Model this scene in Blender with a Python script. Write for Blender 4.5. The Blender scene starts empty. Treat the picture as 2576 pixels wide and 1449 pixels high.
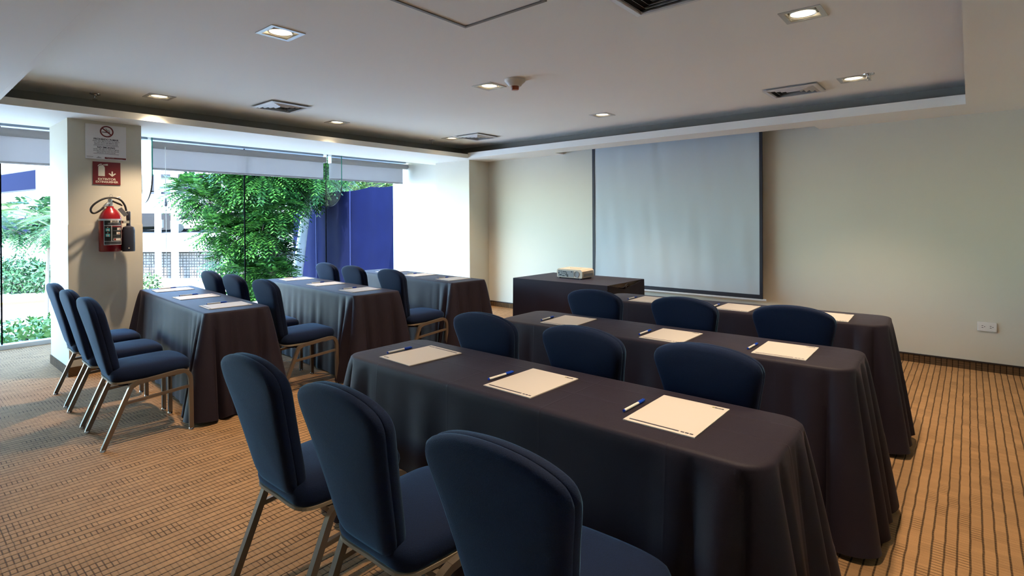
import bpy, bmesh, math, random
from mathutils import Vector, Matrix
PI = math.pi
R = math.radians
random.seed(7)
SC = bpy.context.scene
COL = SC.collection

# ------------------------------------------------------------------ camera, world, sun, exposure
YAW, PITCH, ROLL = R(40.265), R(-0.289), R(-0.338)
FPX, CYP, CXP = 1361.4, 558.8, 1286.6
EYE = Vector((0, 0, 1.40))
cF = Vector((-math.sin(YAW)*math.cos(PITCH), math.cos(YAW)*math.cos(PITCH), math.sin(PITCH)))
cR0 = Vector((math.cos(YAW), math.sin(YAW), 0)); cU0 = cR0.cross(cF)
cR = math.cos(ROLL)*cR0 + math.sin(ROLL)*cU0
cU = -math.sin(ROLL)*cR0 + math.cos(ROLL)*cU0
cam = bpy.data.objects.new('camera', bpy.data.cameras.new('camera')); COL.objects.link(cam)
cam.matrix_world = Matrix(((cR.x, cU.x, -cF.x, EYE.x), (cR.y, cU.y, -cF.y, EYE.y), (cR.z, cU.z, -cF.z, EYE.z), (0, 0, 0, 1)))
cam.data.sensor_width = 36.0
cam.data.lens = FPX/2576*36.0
cam.data.shift_x = (1288-CXP)/2576
cam.data.shift_y = -(724.5-CYP)/2576
cam.data.clip_start = 0.05; cam.data.clip_end = 400
SC.camera = cam

SKY_STRENGTH, SUN_POWER, SPOT_W = 1.5, 6.8, 59.0
w = bpy.data.worlds.new('sky'); SC.world = w; w.use_nodes = True
nt = w.node_tree; nt.nodes.clear()
sky = nt.nodes.new('ShaderNodeTexSky'); sky.sky_type = 'NISHITA'; sky.sun_disc = False
sky.sun_elevation = R(50); sky.sun_rotation = R(155); sky.air_density = 1.0; sky.dust_density = .3; sky.ozone_density = 1.5
bg = nt.nodes.new('ShaderNodeBackground'); bg.inputs['Strength'].default_value = SKY_STRENGTH
wo = nt.nodes.new('ShaderNodeOutputWorld')
tn = nt.nodes.new('ShaderNodeMix'); tn.data_type = 'RGBA'; tn.blend_type = 'MULTIPLY'; tn.inputs[0].default_value = 1; tn.inputs[7].default_value = (.78, .96, 1.08, 1)
nt.links.new(sky.outputs[0], tn.inputs[6]); nt.links.new(tn.outputs[2], bg.inputs[0]); nt.links.new(bg.outputs[0], wo.inputs[0])
sun = bpy.data.objects.new('sun', bpy.data.lights.new('sun', 'SUN')); COL.objects.link(sun)
sun.data.energy = SUN_POWER; sun.data.angle = R(0.6); sun.data.color = (1, .95, .88)
sun.rotation_euler = Vector((-0.35, 0.75, -1.05)).to_track_quat('-Z', 'Y').to_euler()
por = bpy.data.objects.new('window_portal', bpy.data.lights.new('window_portal', 'AREA')); COL.objects.link(por)
por.data.shape = 'RECTANGLE'; por.data.size = 8.3; por.data.size_y = 2.45; por.data.cycles.is_portal = True
por.location = (-8.25, 2.4, 1.25); por.rotation_euler = Vector((1, 0, 0)).to_track_quat('-Z', 'Z').to_euler()
vs = SC.view_settings
vs.view_transform = 'Standard'; vs.look = 'None'; vs.gamma = 1.0; vs.use_curve_mapping = False; vs.exposure = 1.56
try:
    SC.cycles.use_denoising = True
    SC.cycles.max_bounces = 8; SC.cycles.transparent_max_bounces = 12
    SC.cycles.sample_clamp_indirect = 6
except Exception: pass

# ------------------------------------------------------------------ helpers
def lin(r, g, b):
    f = lambda c: ((c/255+0.055)/1.055)**2.4 if c > 10 else c/255/12.92
    return (f(r), f(g), f(b), 1)
def at(px, py, d):
    return EYE + d*((px-CXP)/FPX*cR + (CYP-py)/FPX*cU + cF)

def mat(name, col, rough=.6, metal=0, spec=.5, sheen=0, bump=0, bscale=200, var=0, vscale=3, emit=None, estr=0, sheen_tint=(1, 1, 1, 1)):
    m = bpy.data.materials.new(name); m.use_nodes = True
    t = m.node_tree; b = t.nodes['Principled BSDF']
    b.inputs['Base Color'].default_value = col if len(col) == 4 else (*col, 1)
    b.inputs['Roughness'].default_value = rough; b.inputs['Metallic'].default_value = metal
    b.inputs['Specular IOR Level'].default_value = spec
    if sheen:
        b.inputs['Sheen Weight'].default_value = sheen; b.inputs['Sheen Roughness'].default_value = .3
        b.inputs['Sheen Tint'].default_value = sheen_tint
    tc = t.nodes.new('ShaderNodeTexCoord')
    if bump:
        n = t.nodes.new('ShaderNodeTexNoise'); n.inputs['Scale'].default_value = bscale; n.inputs['Detail'].default_value = 2
        bp = t.nodes.new('ShaderNodeBump'); bp.inputs['Strength'].default_value = bump; bp.inputs['Distance'].default_value = .002
        t.links.new(tc.outputs['Object'], n.inputs['Vector']); t.links.new(n.outputs[0], bp.inputs['Height'])
        t.links.new(bp.outputs[0], b.inputs['Normal'])
    if var:
        n = t.nodes.new('ShaderNodeTexNoise'); n.inputs['Scale'].default_value = vscale; n.inputs['Detail'].default_value = 4
        t.links.new(tc.outputs['Object'], n.inputs['Vector'])
        hs = t.nodes.new('ShaderNodeHueSaturation'); hs.inputs['Color'].default_value = b.inputs['Base Color'].default_value
        mr = t.nodes.new('ShaderNodeMapRange'); mr.inputs[1].default_value = .25; mr.inputs[2].default_value = .75
        mr.inputs[3].default_value = 1-var; mr.inputs[4].default_value = 1+var
        t.links.new(n.outputs[0], mr.inputs[0]); t.links.new(mr.outputs[0], hs.inputs['Value'])
        t.links.new(hs.outputs[0], b.inputs['Base Color'])
    if emit:
        b.inputs['Emission Color'].default_value = emit; b.inputs['Emission Strength'].default_value = estr
    return m

class MB:
    def __init__(s): s.v = []; s.f = []
    def add(s, vs, fs):
        o = len(s.v); s.v += [tuple(x) for x in vs]; s.f += [tuple(i+o for i in f) for f in fs]; return s
    def box(s, x0, x1, y0, y1, z0, z1, M=None):
        vs = [Vector((x, y, z)) for z in (z0, z1) for y in (y0, y1) for x in (x0, x1)]
        if M: vs = [M @ p for p in vs]
        return s.add(vs, [(0, 2, 3, 1), (4, 5, 7, 6), (0, 1, 5, 4), (2, 6, 7, 3), (0, 4, 6, 2), (1, 3, 7, 5)])
    def rings(s, rs, closed=True, cap0=True, cap1=True):
        n = len(rs[0]); o = len(s.v); fs = []
        for r in rs: s.v += [tuple(p) for p in r]
        for k in range(len(rs)-1):
            for i in range(n if closed else n-1):
                j = (i+1) % n
                fs.append((o+k*n+i, o+k*n+j, o+(k+1)*n+j, o+(k+1)*n+i))
        if cap0: fs.append(tuple(o+i for i in range(n))[::-1])
        if cap1: fs.append(tuple(o+(len(rs)-1)*n+i for i in range(n)))
        s.f += fs; return s
    def lathe(s, prof, c=(0, 0, 0), n=24, M=None, cap0=True, cap1=True):
        rs = []
        for r, z in prof:
            ring = [Vector((c[0]+r*math.cos(2*PI*i/n), c[1]+r*math.sin(2*PI*i/n), c[2]+z)) for i in range(n)]
            if M: ring = [M @ p for p in ring]
            rs.append(ring)
        return s.rings(rs, True, cap0, cap1)
    def tube(s, pts, r, n=8, square=False, closed=False):
        pts = [Vector(p) for p in pts]; rs = []; m = len(pts)
        up = None
        for i, p in enumerate(pts):
            a = pts[i-1] if i else (pts[-1] if closed else p); b = pts[(i+1) % m] if (i < m-1 or closed) else p
            t = (b-a).normalized()
            if up is None:
                up = Vector((1, 0, 0)) if abs(t.x) < .8 else Vector((0, 0, 1))
            u = (up - t*up.dot(t)).normalized(); up = u; v = t.cross(u)
            rr = r[i] if isinstance(r, (list, tuple)) else r
            if square: offs = [(1, 1), (-1, 1), (-1, -1), (1, -1)]
            else: offs = [(math.cos(2*PI*k/n), math.sin(2*PI*k/n)) for k in range(n)]
            rs.append([p + u*(rr*x) + v*(rr*y) for x, y in offs])
        if closed: rs.append(rs[0]); return s.rings(rs, True, False, False)
        return s.rings(rs)
    def build(s, name, m, parent=None, smooth=False, loc=None, kind=None, bevel=0, flip=True):
        me = bpy.data.meshes.new(name); me.from_pydata(s.v, [], s.f)
        bm = bmesh.new(); bm.from_mesh(me)
        if flip: bmesh.ops.recalc_face_normals(bm, faces=bm.faces)
        if bevel:
            bmesh.ops.bevel(bm, geom=[e for e in bm.edges if e.calc_face_angle(0) > .6], offset=bevel, segments=2, affect='EDGES', profile=.6)
        bm.to_mesh(me); bm.free()
        if smooth:
            for p in me.polygons: p.use_smooth = True
            try: me.set_sharp_from_angle(angle=R(50 if smooth is True else smooth))
            except Exception: pass
        for q in (m if isinstance(m, (list, tuple)) else [m]): me.materials.append(q)
        o = bpy.data.objects.new(name, me); COL.objects.link(o)
        if parent: o.parent = parent
        if loc: o.location = loc
        if kind: o['kind'] = kind
        return o

def tag(o, label, cat, group=None):
    o['label'] = label; o['category'] = cat
    if group: o['group'] = group
    return o
def thing(name, label, cat, loc=(0, 0, 0), rz=0, group=None):
    o = bpy.data.objects.new(name, None); COL.objects.link(o); o.empty_display_size = .1
    o.location = loc; o.rotation_euler = (0, 0, rz)
    return tag(o, label, cat, group)
def struct(o): o['kind'] = 'structure'; return o
KIDS = {}
def copy_tree(o, parent=None):
    c = o.copy(); COL.objects.link(c)
    if parent: c.parent = parent
    for ch in [x for x in bpy.data.objects if x.parent == o]: copy_tree(ch, c)
    return c
def text(body, size, name, m, parent, loc, axes, extrude=.0006, bold=0.0, align='CENTER', sx=1.0):
    cu = bpy.data.curves.new(name, 'FONT'); cu.body = body; cu.size = size; cu.align_x = align; cu.align_y = 'CENTER'
    cu.extrude = extrude; cu.offset = bold; cu.resolution_u = 3; cu.space_line = 1.0
    o = bpy.data.objects.new(name, cu); COL.objects.link(o)
    bpy.context.view_layer.update()
    me = bpy.data.meshes.new_from_object(o.evaluated_get(bpy.context.evaluated_depsgraph_get()))
    bpy.data.objects.remove(o); bpy.data.curves.remove(cu)
    ax, ay = Vector(axes[0]), Vector(axes[1]); az = ax.cross(ay)
    M = Matrix(((ax.x*sx, ay.x, az.x, loc[0]), (ax.y*sx, ay.y, az.y, loc[1]), (ax.z*sx, ay.z, az.z, loc[2]), (0, 0, 0, 1)))
    me.transform(M); me.materials.clear(); me.materials.append(m); me.name = name
    r = bpy.data.objects.new(name, me); COL.objects.link(r)
    if parent: r.parent = parent
    return r
def crom(P, n, closed=False):
    P = [Vector(p) for p in P]; out = []
    m = len(P) if closed else len(P)-1
    for i in range(m):
        a = P[i-1] if (i or closed) else P[i]; b = P[i]; c = P[(i+1) % len(P)]
        d = P[(i+2) % len(P)] if (i+2 < len(P) or closed) else c
        for k in range(n):
            t = k/n
            out.append(.5*((2*b)+(c-a)*t+(2*a-5*b+4*c-d)*t*t+(3*b-a-3*c+d)*t**3))
    if not closed: out.append(P[-1])
    return out

# ------------------------------------------------------------------ materials
M_WALL = mat('cream_wall_paint', lin(212, 207, 192), .75, spec=.3, bump=.08, bscale=90, var=.015, vscale=1.2)
M_CEIL = mat('white_ceiling_paint', lin(240, 239, 233), .85, spec=.2, bump=.05, bscale=60, var=.015, vscale=.8)
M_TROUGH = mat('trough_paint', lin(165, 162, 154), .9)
M_METAL = mat('champagne_metal', (.20, .16, .12, 1), .45, metal=.5)
M_CHROME = mat('chrome', (.75, .75, .76, 1), .15, metal=1)
M_ALU = mat('aluminium', (.62, .63, .65, 1), .35, metal=.6)
M_WHITE = mat('white_plastic', lin(225, 223, 218), .4)
M_VENT = mat('white_enamel', lin(215, 214, 212), .45)
M_BLACK = mat('black_rubber', (.012, .012, .014, 1), .5)
M_BLACKG = mat('black_gloss', (.02, .015, .012, 1), .25)
M_DARK = mat('dark_void', (.015, .015, .018, 1), .9)
M_RED = mat('red_enamel', lin(132, 10, 18), .25)
M_SIGNRED = mat('sign_red', lin(112, 26, 32), .45)
M_BLIND = mat('grey_blind_fabric', lin(165, 160, 158), .9, spec=.1, bump=.2, bscale=900)
tb0 = M_BLIND.node_tree; trl = tb0.nodes.new('ShaderNodeBsdfTranslucent'); trl.inputs[0].default_value = lin(185, 176, 172)
mxb = tb0.nodes.new('ShaderNodeMixShader'); mxb.inputs[0].default_value = .5
tb0.links.new(tb0.nodes['Principled BSDF'].outputs[0], mxb.inputs[1]); tb0.links.new(trl.outputs[0], mxb.inputs[2])
tb0.links.new(mxb.outputs[0], tb0.nodes['Material Output'].inputs[0])
M_PAPER = mat('paper', lin(208, 199, 188), .7, spec=.2)
M_INK = mat('navy_print', lin(34, 30, 52), .6)
M_PENW = mat('pen_white', lin(232, 228, 220), .35)
M_PENB = mat('pen_blue', lin(20, 70, 185), .3)
M_SCREEN = mat('projection_cloth', lin(190, 198, 202), .8, spec=.15)
M_SCRB = mat('screen_border', (.012, .012, .022, 1), .6)
M_LAMP = mat('lamp_lens', (1, 1, 1, 1), .4, emit=(1, .86, .66, 1), estr=14)
M_REFL = mat('lamp_reflector', (.85, .72, .5, 1), .25, metal=.6, emit=(1, .8, .5, 1), estr=1.2)
M_TRIM = mat('silver_trim', (.55, .55, .54, 1), .35, metal=.7)

def fabric(name, col, sheen, tint, weave, bump, rough=.9, hi=1.35, spec=.3):
    m = mat(name, col, rough, spec=spec, sheen=sheen, sheen_tint=tint)
    t = m.node_tree; b = t.nodes['Principled BSDF']
    tc = t.nodes.new('ShaderNodeTexCoord')
    mp = t.nodes.new('ShaderNodeMapping'); mp.inputs['Rotation'].default_value = (0, 0, R(38)); mp.inputs['Scale'].default_value = (weave, weave*.45, weave)
    n = t.nodes.new('ShaderNodeTexNoise'); n.inputs['Scale'].default_value = 1; n.inputs['Detail'].default_value = 1
    bp = t.nodes.new('ShaderNodeBump'); bp.inputs['Strength'].default_value = bump; bp.inputs['Distance'].default_value = .0015
    t.links.new(tc.outputs['Object'], mp.inputs[0]); t.links.new(mp.outputs[0], n.inputs['Vector'])
    t.links.new(n.outputs[0], bp.inputs['Height']); t.links.new(bp.outputs[0], b.inputs['Normal'])
    r = t.nodes.new('ShaderNodeMix'); r.data_type = 'RGBA'
    r.inputs[6].default_value = tuple(c*.6 for c in col[:3])+(1,); r.inputs[7].default_value = tuple(c*hi for c in col[:3])+(1,)
    t.links.new(n.outputs[0], r.inputs[0]); t.links.new(r.outputs[2], b.inputs['Base Color'])
    return m
M_CHAIR = fabric('navy_upholstery', (.0033, .0118, .043, 1), .24, (.22, .55, .9, 1), 420, .5)
M_CLOTH = fabric('black_tablecloth', (.0210, .0152, .0240, 1), .05, (.95, .75, .9, 1), 700, .25, rough=.62, spec=.22)

def carpet(name, dark=1.0):
    m = bpy.data.materials.new(name); m.use_nodes = True; t = m.node_tree; b = t.nodes['Principled BSDF']
    N = t.nodes.new; L = t.links.new
    def math_(op, a, c=None, d=None):
        n = N('ShaderNodeMath'); n.operation = op
        for i, x in enumerate((a, c, d)):
            if x is None: continue
            if isinstance(x, (int, float)): n.inputs[i].default_value = x
            else: L(x, n.inputs[i])
        return n.outputs[0]
    tc = N('ShaderNodeTexCoord'); sx = N('ShaderNodeSeparateXYZ'); L(tc.outputs['Object'], sx.inputs[0])
    wob = N('ShaderNodeTexNoise'); wob.inputs['Scale'].default_value = 9; wob.inputs['Detail'].default_value = 1
    L(tc.outputs['Object'], wob.inputs['Vector'])
    wv = math_('MULTIPLY', math_('SUBTRACT', wob.outputs[0], .5), .007)
    u = math_('DIVIDE', math_('ADD', sx.outputs[0], wv), .0415)
    v = math_('DIVIDE', math_('ADD', sx.outputs[1], math_('MULTIPLY', sx.outputs[2], 1.0)), .0215)
    fu = math_('FRACT', u); fv = math_('FRACT', v); iu = math_('FLOOR', u); iv = math_('FLOOR', v)
    du = math_('ABSOLUTE', math_('SUBTRACT', fu, .5)); dv = math_('ABSOLUTE', math_('SUBTRACT', fv, .5))
    def edge(d, w0, w1):
        n = N('ShaderNodeMapRange'); n.interpolation_type = 'SMOOTHSTEP'
        n.inputs[1].default_value = w0; n.inputs[2].default_value = w1; L(d, n.inputs[0]); return n.outputs[0]
    lu = edge(du, .385, .465); lv = edge(dv, .36, .47)
    def wn(a, bb):
        c = N('ShaderNodeCombineXYZ'); L(a, c.inputs[0]); L(bb, c.inputs[1])
        n = N('ShaderNodeTexWhiteNoise'); n.noise_dimensions = '2D'; L(c.outputs[0], n.inputs['Vector']); return n.outputs['Value']
    rowr = wn(iu, iu)
    seg = wn(iu, math_('FLOOR', math_('ADD', math_('DIVIDE', iv, 6.0), math_('MULTIPLY', rowr, 5))))
    ladder = math_('GREATER_THAN', seg, .80)
    weak = math_('MULTIPLY', math_('LESS_THAN', seg, .4), .22)
    tick = math_('MULTIPLY', lv, math_('ADD', math_('MULTIPLY', ladder, .7), weak))
    dots = math_('MULTIPLY', lu, math_('ADD', .74, math_('MULTIPLY', lv, .26)))
    mask = math_('MINIMUM', math_('MAXIMUM', dots, tick), 1.0)
    cell = wn(iu, iv)
    seg2 = wn(math_('ADD', iu, 17), math_('FLOOR', math_('DIVIDE', iv, 5.0)))
    val = math_('ADD', .86, math_('ADD', math_('MULTIPLY', cell, .10), math_('MULTIPLY', seg2, .16)))
    fib = N('ShaderNodeTexNoise'); fib.inputs['Scale'].default_value = 420; fib.inputs['Detail'].default_value = 2; L(tc.outputs['Object'], fib.inputs['Vector'])
    val = math_('MULTIPLY', val, math_('ADD', .62, math_('MULTIPLY', fib.outputs[0], .76)))
    hs = N('ShaderNodeHueSaturation'); c0 = lin(180, 139, 98); hs.inputs['Color'].default_value = tuple(x*dark for x in c0[:3])+(1,); L(val, hs.inputs['Value'])
    mx = N('ShaderNodeMix'); mx.data_type = 'RGBA'; L(mask, mx.inputs[0]); L(hs.outputs[0], mx.inputs[6]); mx.inputs[7].default_value = tuple(x*dark for x in (.022, .018, .015))+(1,)
    L(mx.outputs[2], b.inputs['Base Color'])
    b.inputs['Roughness'].default_value = .95; b.inputs['Specular IOR Level'].default_value = .1
    bp = N('ShaderNodeBump'); bp.inputs['Strength'].default_value = .8; bp.inputs['Distance'].default_value = .005
    h = math_('SUBTRACT', math_('MULTIPLY', fib.outputs[0], .5), math_('MULTIPLY', math_('MAXIMUM', lu, math_('MULTIPLY', lv, math_('ADD', math_('MULTIPLY', ladder, .6), .3))), .9))
    L(h, bp.inputs['Height']); L(bp.outputs[0], b.inputs['Normal'])
    return m
M_CARPET = carpet('woven_carpet')
M_BASEC = carpet('carpet_skirting', .30)

def glass(name, tint=(1, 1, 1, 1), refl=.06):
    m = bpy.data.materials.new(name); m.use_nodes = True; t = m.node_tree; t.nodes.clear()
    o = t.nodes.new('ShaderNodeOutputMaterial'); tr = t.nodes.new('ShaderNodeBsdfTransparent'); tr.inputs[0].default_value = tint
    g = t.nodes.new('ShaderNodeBsdfGlossy'); g.inputs['Roughness'].default_value = .02
    mx = t.nodes.new('ShaderNodeMixShader'); fr = t.nodes.new('ShaderNodeLayerWeight'); fr.inputs[0].default_value = refl
    ml = t.nodes.new('ShaderNodeMath'); ml.operation = 'MULTIPLY'; ml.inputs[1].default_value = .3; t.links.new(fr.outputs['Fresnel'], ml.inputs[0]); t.links.new(ml.outputs[0], mx.inputs[0]); t.links.new(tr.outputs[0], mx.inputs[1]); t.links.new(g.outputs[0], mx.inputs[2])
    t.links.new(mx.outputs[0], o.inputs[0]); return m
M_GLASS = glass('clear_glass', (.97, .985, .98, 1), .05)
M_GEDGE = mat('glass_edge_green', lin(30, 120, 100), .2)

# ------------------------------------------------------------------ room shell
XW, XE, YB, YF = -8.15, 1.25, -5.0, 6.503
ZS, ZM = 2.34, 2.55
CX0, CX1, CY0, CY1 = -5.86, -0.024, 0.64, 5.897         # coffer opening
struct(MB().box(XW-.05, XE, YB, YF, -.12, 0).build('floor', M_CARPET))
struct(MB().box(XW-.35, XE+.15, YF, YF+.15, -.12, 3.0).build('wall_front', M_WALL))
struct(MB().box(XW-.1, XW+.05, YB, -1.717, -.12, 3.0).build('wall_left', M_WALL))  # unseen stretch, made solid to keep daylight off chair backs and cloths
struct(MB().box(XE, XE+.15, YB, YF, -.12, 3.0).build('wall_right', M_WALL))
struct(MB().box(XW-.35, XE+.15, YB-.15, YB, -.12, 3.0).build('wall_back', M_WALL))
# lights / vents layout (openings in the ceiling)
LIGHTS = [(-3.22, 1.624), (-3.165, 3.45), (-5.694, 1.716), (-5.665, 3.533), (-5.581, 5.299), (-3.101, 5.225), (-.719, 3.41), (-.735, 5.27), (-.72, 1.62)]
HW = .078
TX0, TX1, TY0, TY1 = -6.30, .28, .34, 6.20               # trough extents
xs = sorted({TX0, TX1} | {x+s*HW for x, y in LIGHTS for s in (-1, 1)})
ys = sorted({TY0, TY1} | {y+s*HW for x, y in LIGHTS for s in (-1, 1)})
mb = MB()
gv = {}
for i, x in enumerate(xs):
    for j, y in enumerate(ys): gv[i, j] = len(mb.v); mb.v.append((x, y, ZM))
for i in range(len(xs)-1):
    for j in range(len(ys)-1):
        mx_, my_ = (xs[i]+xs[i+1])/2, (ys[j]+ys[j+1])/2
        if any(abs(mx_-x) < HW and abs(my_-y) < HW for x, y in LIGHTS): continue
        mb.f.append((gv[i, j], gv[i, j+1], gv[i+1, j+1], gv[i+1, j]))
ceil = struct(mb.build('ceiling', M_CEIL))
# soffit ring at ZS with slot for the screen
SLX0, SLX1, SLY = -4.50, -1.22, 6.275
def soff(x0, x1, y0, y1, z1=2.372): return MB().box(x0, x1, y0, y1, ZS, z1)
s = MB()
for b in [(-6.95, CX0, YB, YF), (CX1, XE, YB, YF), (CX0, CX1, YB, CY0), (CX0, CX1, CY1, SLY), (CX0, SLX0, SLY, YF), (SLX1, CX1, SLY, YF)]:
    s.box(b[0], b[1], b[2], b[3], ZS, 2.365)
so = s.build('soffit', M_CEIL, ceil); struct(so)
# cove lip around the opening
s = MB()
lh, lt = 2.402, .03
s.box(CX0-lt, CX0+.001, CY0-lt, CY1+lt, 2.3395, lh); s.box(CX1-.001, CX1+lt, CY0-lt, CY1+lt, 2.3395, lh)
s.box(CX0, CX1, CY0-lt, CY0+.001, 2.3395, lh); s.box(CX0, CX1, CY1-.001, CY1+lt, 2.3395, lh+.02)
struct(s.build('cove_lip', M_CEIL, ceil))
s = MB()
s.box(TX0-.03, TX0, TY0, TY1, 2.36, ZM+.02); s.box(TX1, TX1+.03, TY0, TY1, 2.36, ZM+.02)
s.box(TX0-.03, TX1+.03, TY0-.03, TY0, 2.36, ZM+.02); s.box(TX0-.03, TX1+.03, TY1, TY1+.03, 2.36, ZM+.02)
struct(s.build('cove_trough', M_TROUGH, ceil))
# roof slab over everything, window-side pocket edge
s = MB(); s.box(XW-.35, XE+.15, YB-.15, YF+.15, 2.80, 3.05); s.box(-6.98, -6.95, YB, YF, ZS, 2.80)
struct(s.build('roof_slab', M_CEIL, ceil))
s = MB(); s.box(SLX0, SLX1, SLY-.03, SLY, 2.365, 2.80)
struct(s.build('screen_slot', M_CEIL, ceil))
# free-standing columns along the glass
def column(x0, x1, y0, y1):
    o = struct(MB().box(x0, x1, y0, y1, 0, ZS).build('wall_column', M_WALL))
    p = MB().box(x0-.004, x1+.004, y0-.004, y1+.004, .085, 1.375).build('wainscot', M_WALL, o); p['kind'] = 'structure'
    q = MB().box(x0-.012, x1+.012, y0-.012, y1+.012, 0, .085)
    q = struct(q.build('carpet_skirting', M_BASEC, o)); return o
column(-6.96, -6.208, 1.141, 1.712)
column(-6.78, -6.0, 6.062, YF)
bb = struct(MB().box(-6.0, XE, YF-.012, YF, 0, .072).build('baseboard_front', M_BASEC))
struct(MB().box(-6.0, XE, YF-.016, YF, .072, .084).build('trim_1', mat('skirting_edge', lin(38, 30, 28), .6)))
struct(MB().box(XW+.1, -6.78, YF-.012, YF, 0, .072).build('baseboard_left', M_BASEC))

# ------------------------------------------------------------------ glazing
M_SIL = mat('black_silicone', (.004, .004, .005, 1), .95, spec=.02)
win = bpy.data.objects.new('window_1', None); COL.objects.link(win); struct(win)
win.location = (XW, 2, 0)
joints = [-1.717, -.402, .913, 2.228, 3.543, 4.858, 6.5]
for a, b in zip(joints[:-1], joints[1:]):
    o = MB().box(-.006, .006, a+.005-2, b-.005-2, .04, 2.56).build('glass_pane', M_GLASS, win)
for y in joints[1:-1]:
    MB().box(-.008, .010, y-2-.007, y-2+.007, .04, 2.46 if abs(y-4.858) > .1 else 1.63).build('silicone_joint', M_SIL, win)
MB().box(-.06, .06, -3.717, YF-2, 0, .05).build('sill', M_ALU, win)
MB().box(-.10, .04, YB-2, YF-2, 2.464, 2.80).build('head_beam', mat('window_head', lin(130, 140, 152), .6), win)
def fin(y):
    P = [(.012, 2.56), (.48, 2.56), (.48, 1.96)]
    for k in range(1, 11):
        a = k/10*PI/2; P.append((.48-.36*(1-math.cos(a)) if False else .14+.34*math.cos(a), 1.96-.33*math.sin(a)))
    P.append((.012, 1.63))
    m = MB(); n = len(P)
    for sy in (-.008, .008): m.v += [(x, y-2+sy, z) for x, z in P]
    m.f.append(tuple(range(n))[::-1]); m.f.append(tuple(range(n, 2*n)))
    for i in range(n): j = (i+1) % n; m.f.append((i, j, n+j, n+i))
    o = m.build('glass_fin', [M_GLASS, M_GEDGE, M_BLACK], win)
    for i, p in enumerate(o.data.polygons):
        if i >= 2:
            z = p.center.z; p.material_index = 1 if z > 2.1 else 2
        else: p.material_index = 0
    MB().box(.30, .47, y-2-.03, y-2+.03, 2.49, 2.56).build('fin_bracket', M_ALU, win)
fin(2.228); fin(4.858)

def blind(y0, y1, zb, label, cord=None, fab1=None):
    t = thing('roller_blind', label, 'blind', (-8.055, (y0+y1)/2, zb), group='roller blinds along the glass wall')
    h = (y1-y0)/2; zc = 2.392-zb
    Mx = Matrix.Rotation(-PI/2, 4, 'X')
    MB().lathe([(.0, -h), (.047, -h), (.047, h), (0, h)], n=20, M=Matrix.Translation((0, 0, zc)) @ Mx, cap0=False, cap1=False).build('roller_tube', M_BLIND, t, smooth=True)
    f1 = h if fab1 is None else fab1
    MB().box(-.046, -.043, -h+.01, f1-.01, .0, zc).build('blind_fabric', M_BLIND, t)
    MB().box(-.052, -.038, -h+.01, f1-.01, -.012, .012).build('bottom_bar', M_BLIND, t, bevel=.004)
    for s_ in (-1, 1):
        if s_*h+t.location.y > 6.4: continue
        MB().box(-.05, .05, s_*h-.004, s_*h+.004, zc-.05, zc+.12).box(-.05, .03, s_*h-.012, s_*h+.012, zc+.09, zc+.12).build('bracket', M_WHITE, t, bevel=.002)
    if cord:
        yy = cord-t.location.y
        MB().tube([(.05, yy, zc-.02), (.05, yy, -.3), (.05, yy+.004, -1.35)], .004, 5).build('pull_cord', M_WHITE, t)
        pr = [(.001, .062), (.008, .05), (.012, .03), (.018, 0), (.02, -.025), (.015, -.045), (.001, -.052)]
        MB().lathe(pr, c=(.05, yy, -.44), n=12).build('cord_weight', mat('clear_grey_plastic', lin(120, 125, 140), .2), t, smooth=True)
    return t
blind(-.40, 2.12, 2.06, 'grey roller blind above the left pane, partly hidden by the column with the extinguisher')
blind(2.31, 4.80, 2.085, 'widest grey roller blind, between the column and the second glass fin, with weighted cord', cord=2.475)
blind(4.885, 6.485, 2.085, 'short grey roller blind at the far end of the glass, over the blue screen', fab1=.745)

# ------------------------------------------------------------------ ceiling fixtures
def downlight(x, y, label):
    t = thing('recessed_downlight', label, 'ceiling light', (x, y, ZM), group='square recessed downlights')
    a, c = .106, .080
    m = MB()
    for z in (0,): pass
    P = [(-a, -a), (a, -a), (a, a), (-a, a)]; Q = [(-c, -c), (c, -c), (c, c), (-c, c)]
    rs = [[(px_, py_, .0) for px_, py_ in P], [(px_, py_, -.005) for px_, py_ in P], [(px_, py_, -.005) for px_, py_ in Q], [(px_, py_, .02) for px_, py_ in Q]]
    m.rings(rs, True, False, False); m.build('frame', M_TRIM, t)
    m = MB(); d = .0795
    m.rings([[(px_*d/c, py_*d/c, z) for px_, py_ in Q] for z in (.019, .15)], True, False, True).build('housing', M_BLACKG, t)
    T = Matrix.Translation((0, 0, .011))
    MB().lathe([(.070, -.012), (.073, -.006), (.070, 0), (.066, -.004)], n=32, M=T, cap0=False, cap1=False).build('gimbal_ring', M_TRIM, t, smooth=True)
    MB().lathe([(.064, -.006), (.036, .045)], n=32, M=T, cap0=False, cap1=False).build('reflector', M_REFL, t, smooth=True)
    MB().lathe([(.0365, .040), (.030, .034), (.001, .030)], n=32, M=T, cap0=False).build('lamp', M_LAMP, t, smooth=True)
    l = bpy.data.lights.new('downlight_beam', 'SPOT'); l.energy = SPOT_W; l.color = (1, .77, .53); l.spot_size = R(93); l.spot_blend = 1.0; l.shadow_soft_size = .035
    lo = bpy.data.objects.new('downlight_beam', l); COL.objects.link(lo); lo.location = (x, y, ZM-.012)
LL = ['downlight nearest the attic hatch, upper left of the ceiling', 'downlight beside the smoke detector in mid ceiling', 'downlight above the column with the fire extinguisher',
      'downlight past the left vent, over the middle of the glass wall', 'downlight touching the far vent in the far left ceiling corner', 'downlight in mid ceiling just before the top left of the projection screen',
      'large bright downlight at the upper right of the ceiling', 'downlight beside the chrome sprinkler near the right vent', 'downlight above the right end of the nearest table']
for (x, y), lb in zip(LIGHTS, LL): downlight(x, y, 'square recessed '+lb)

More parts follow.
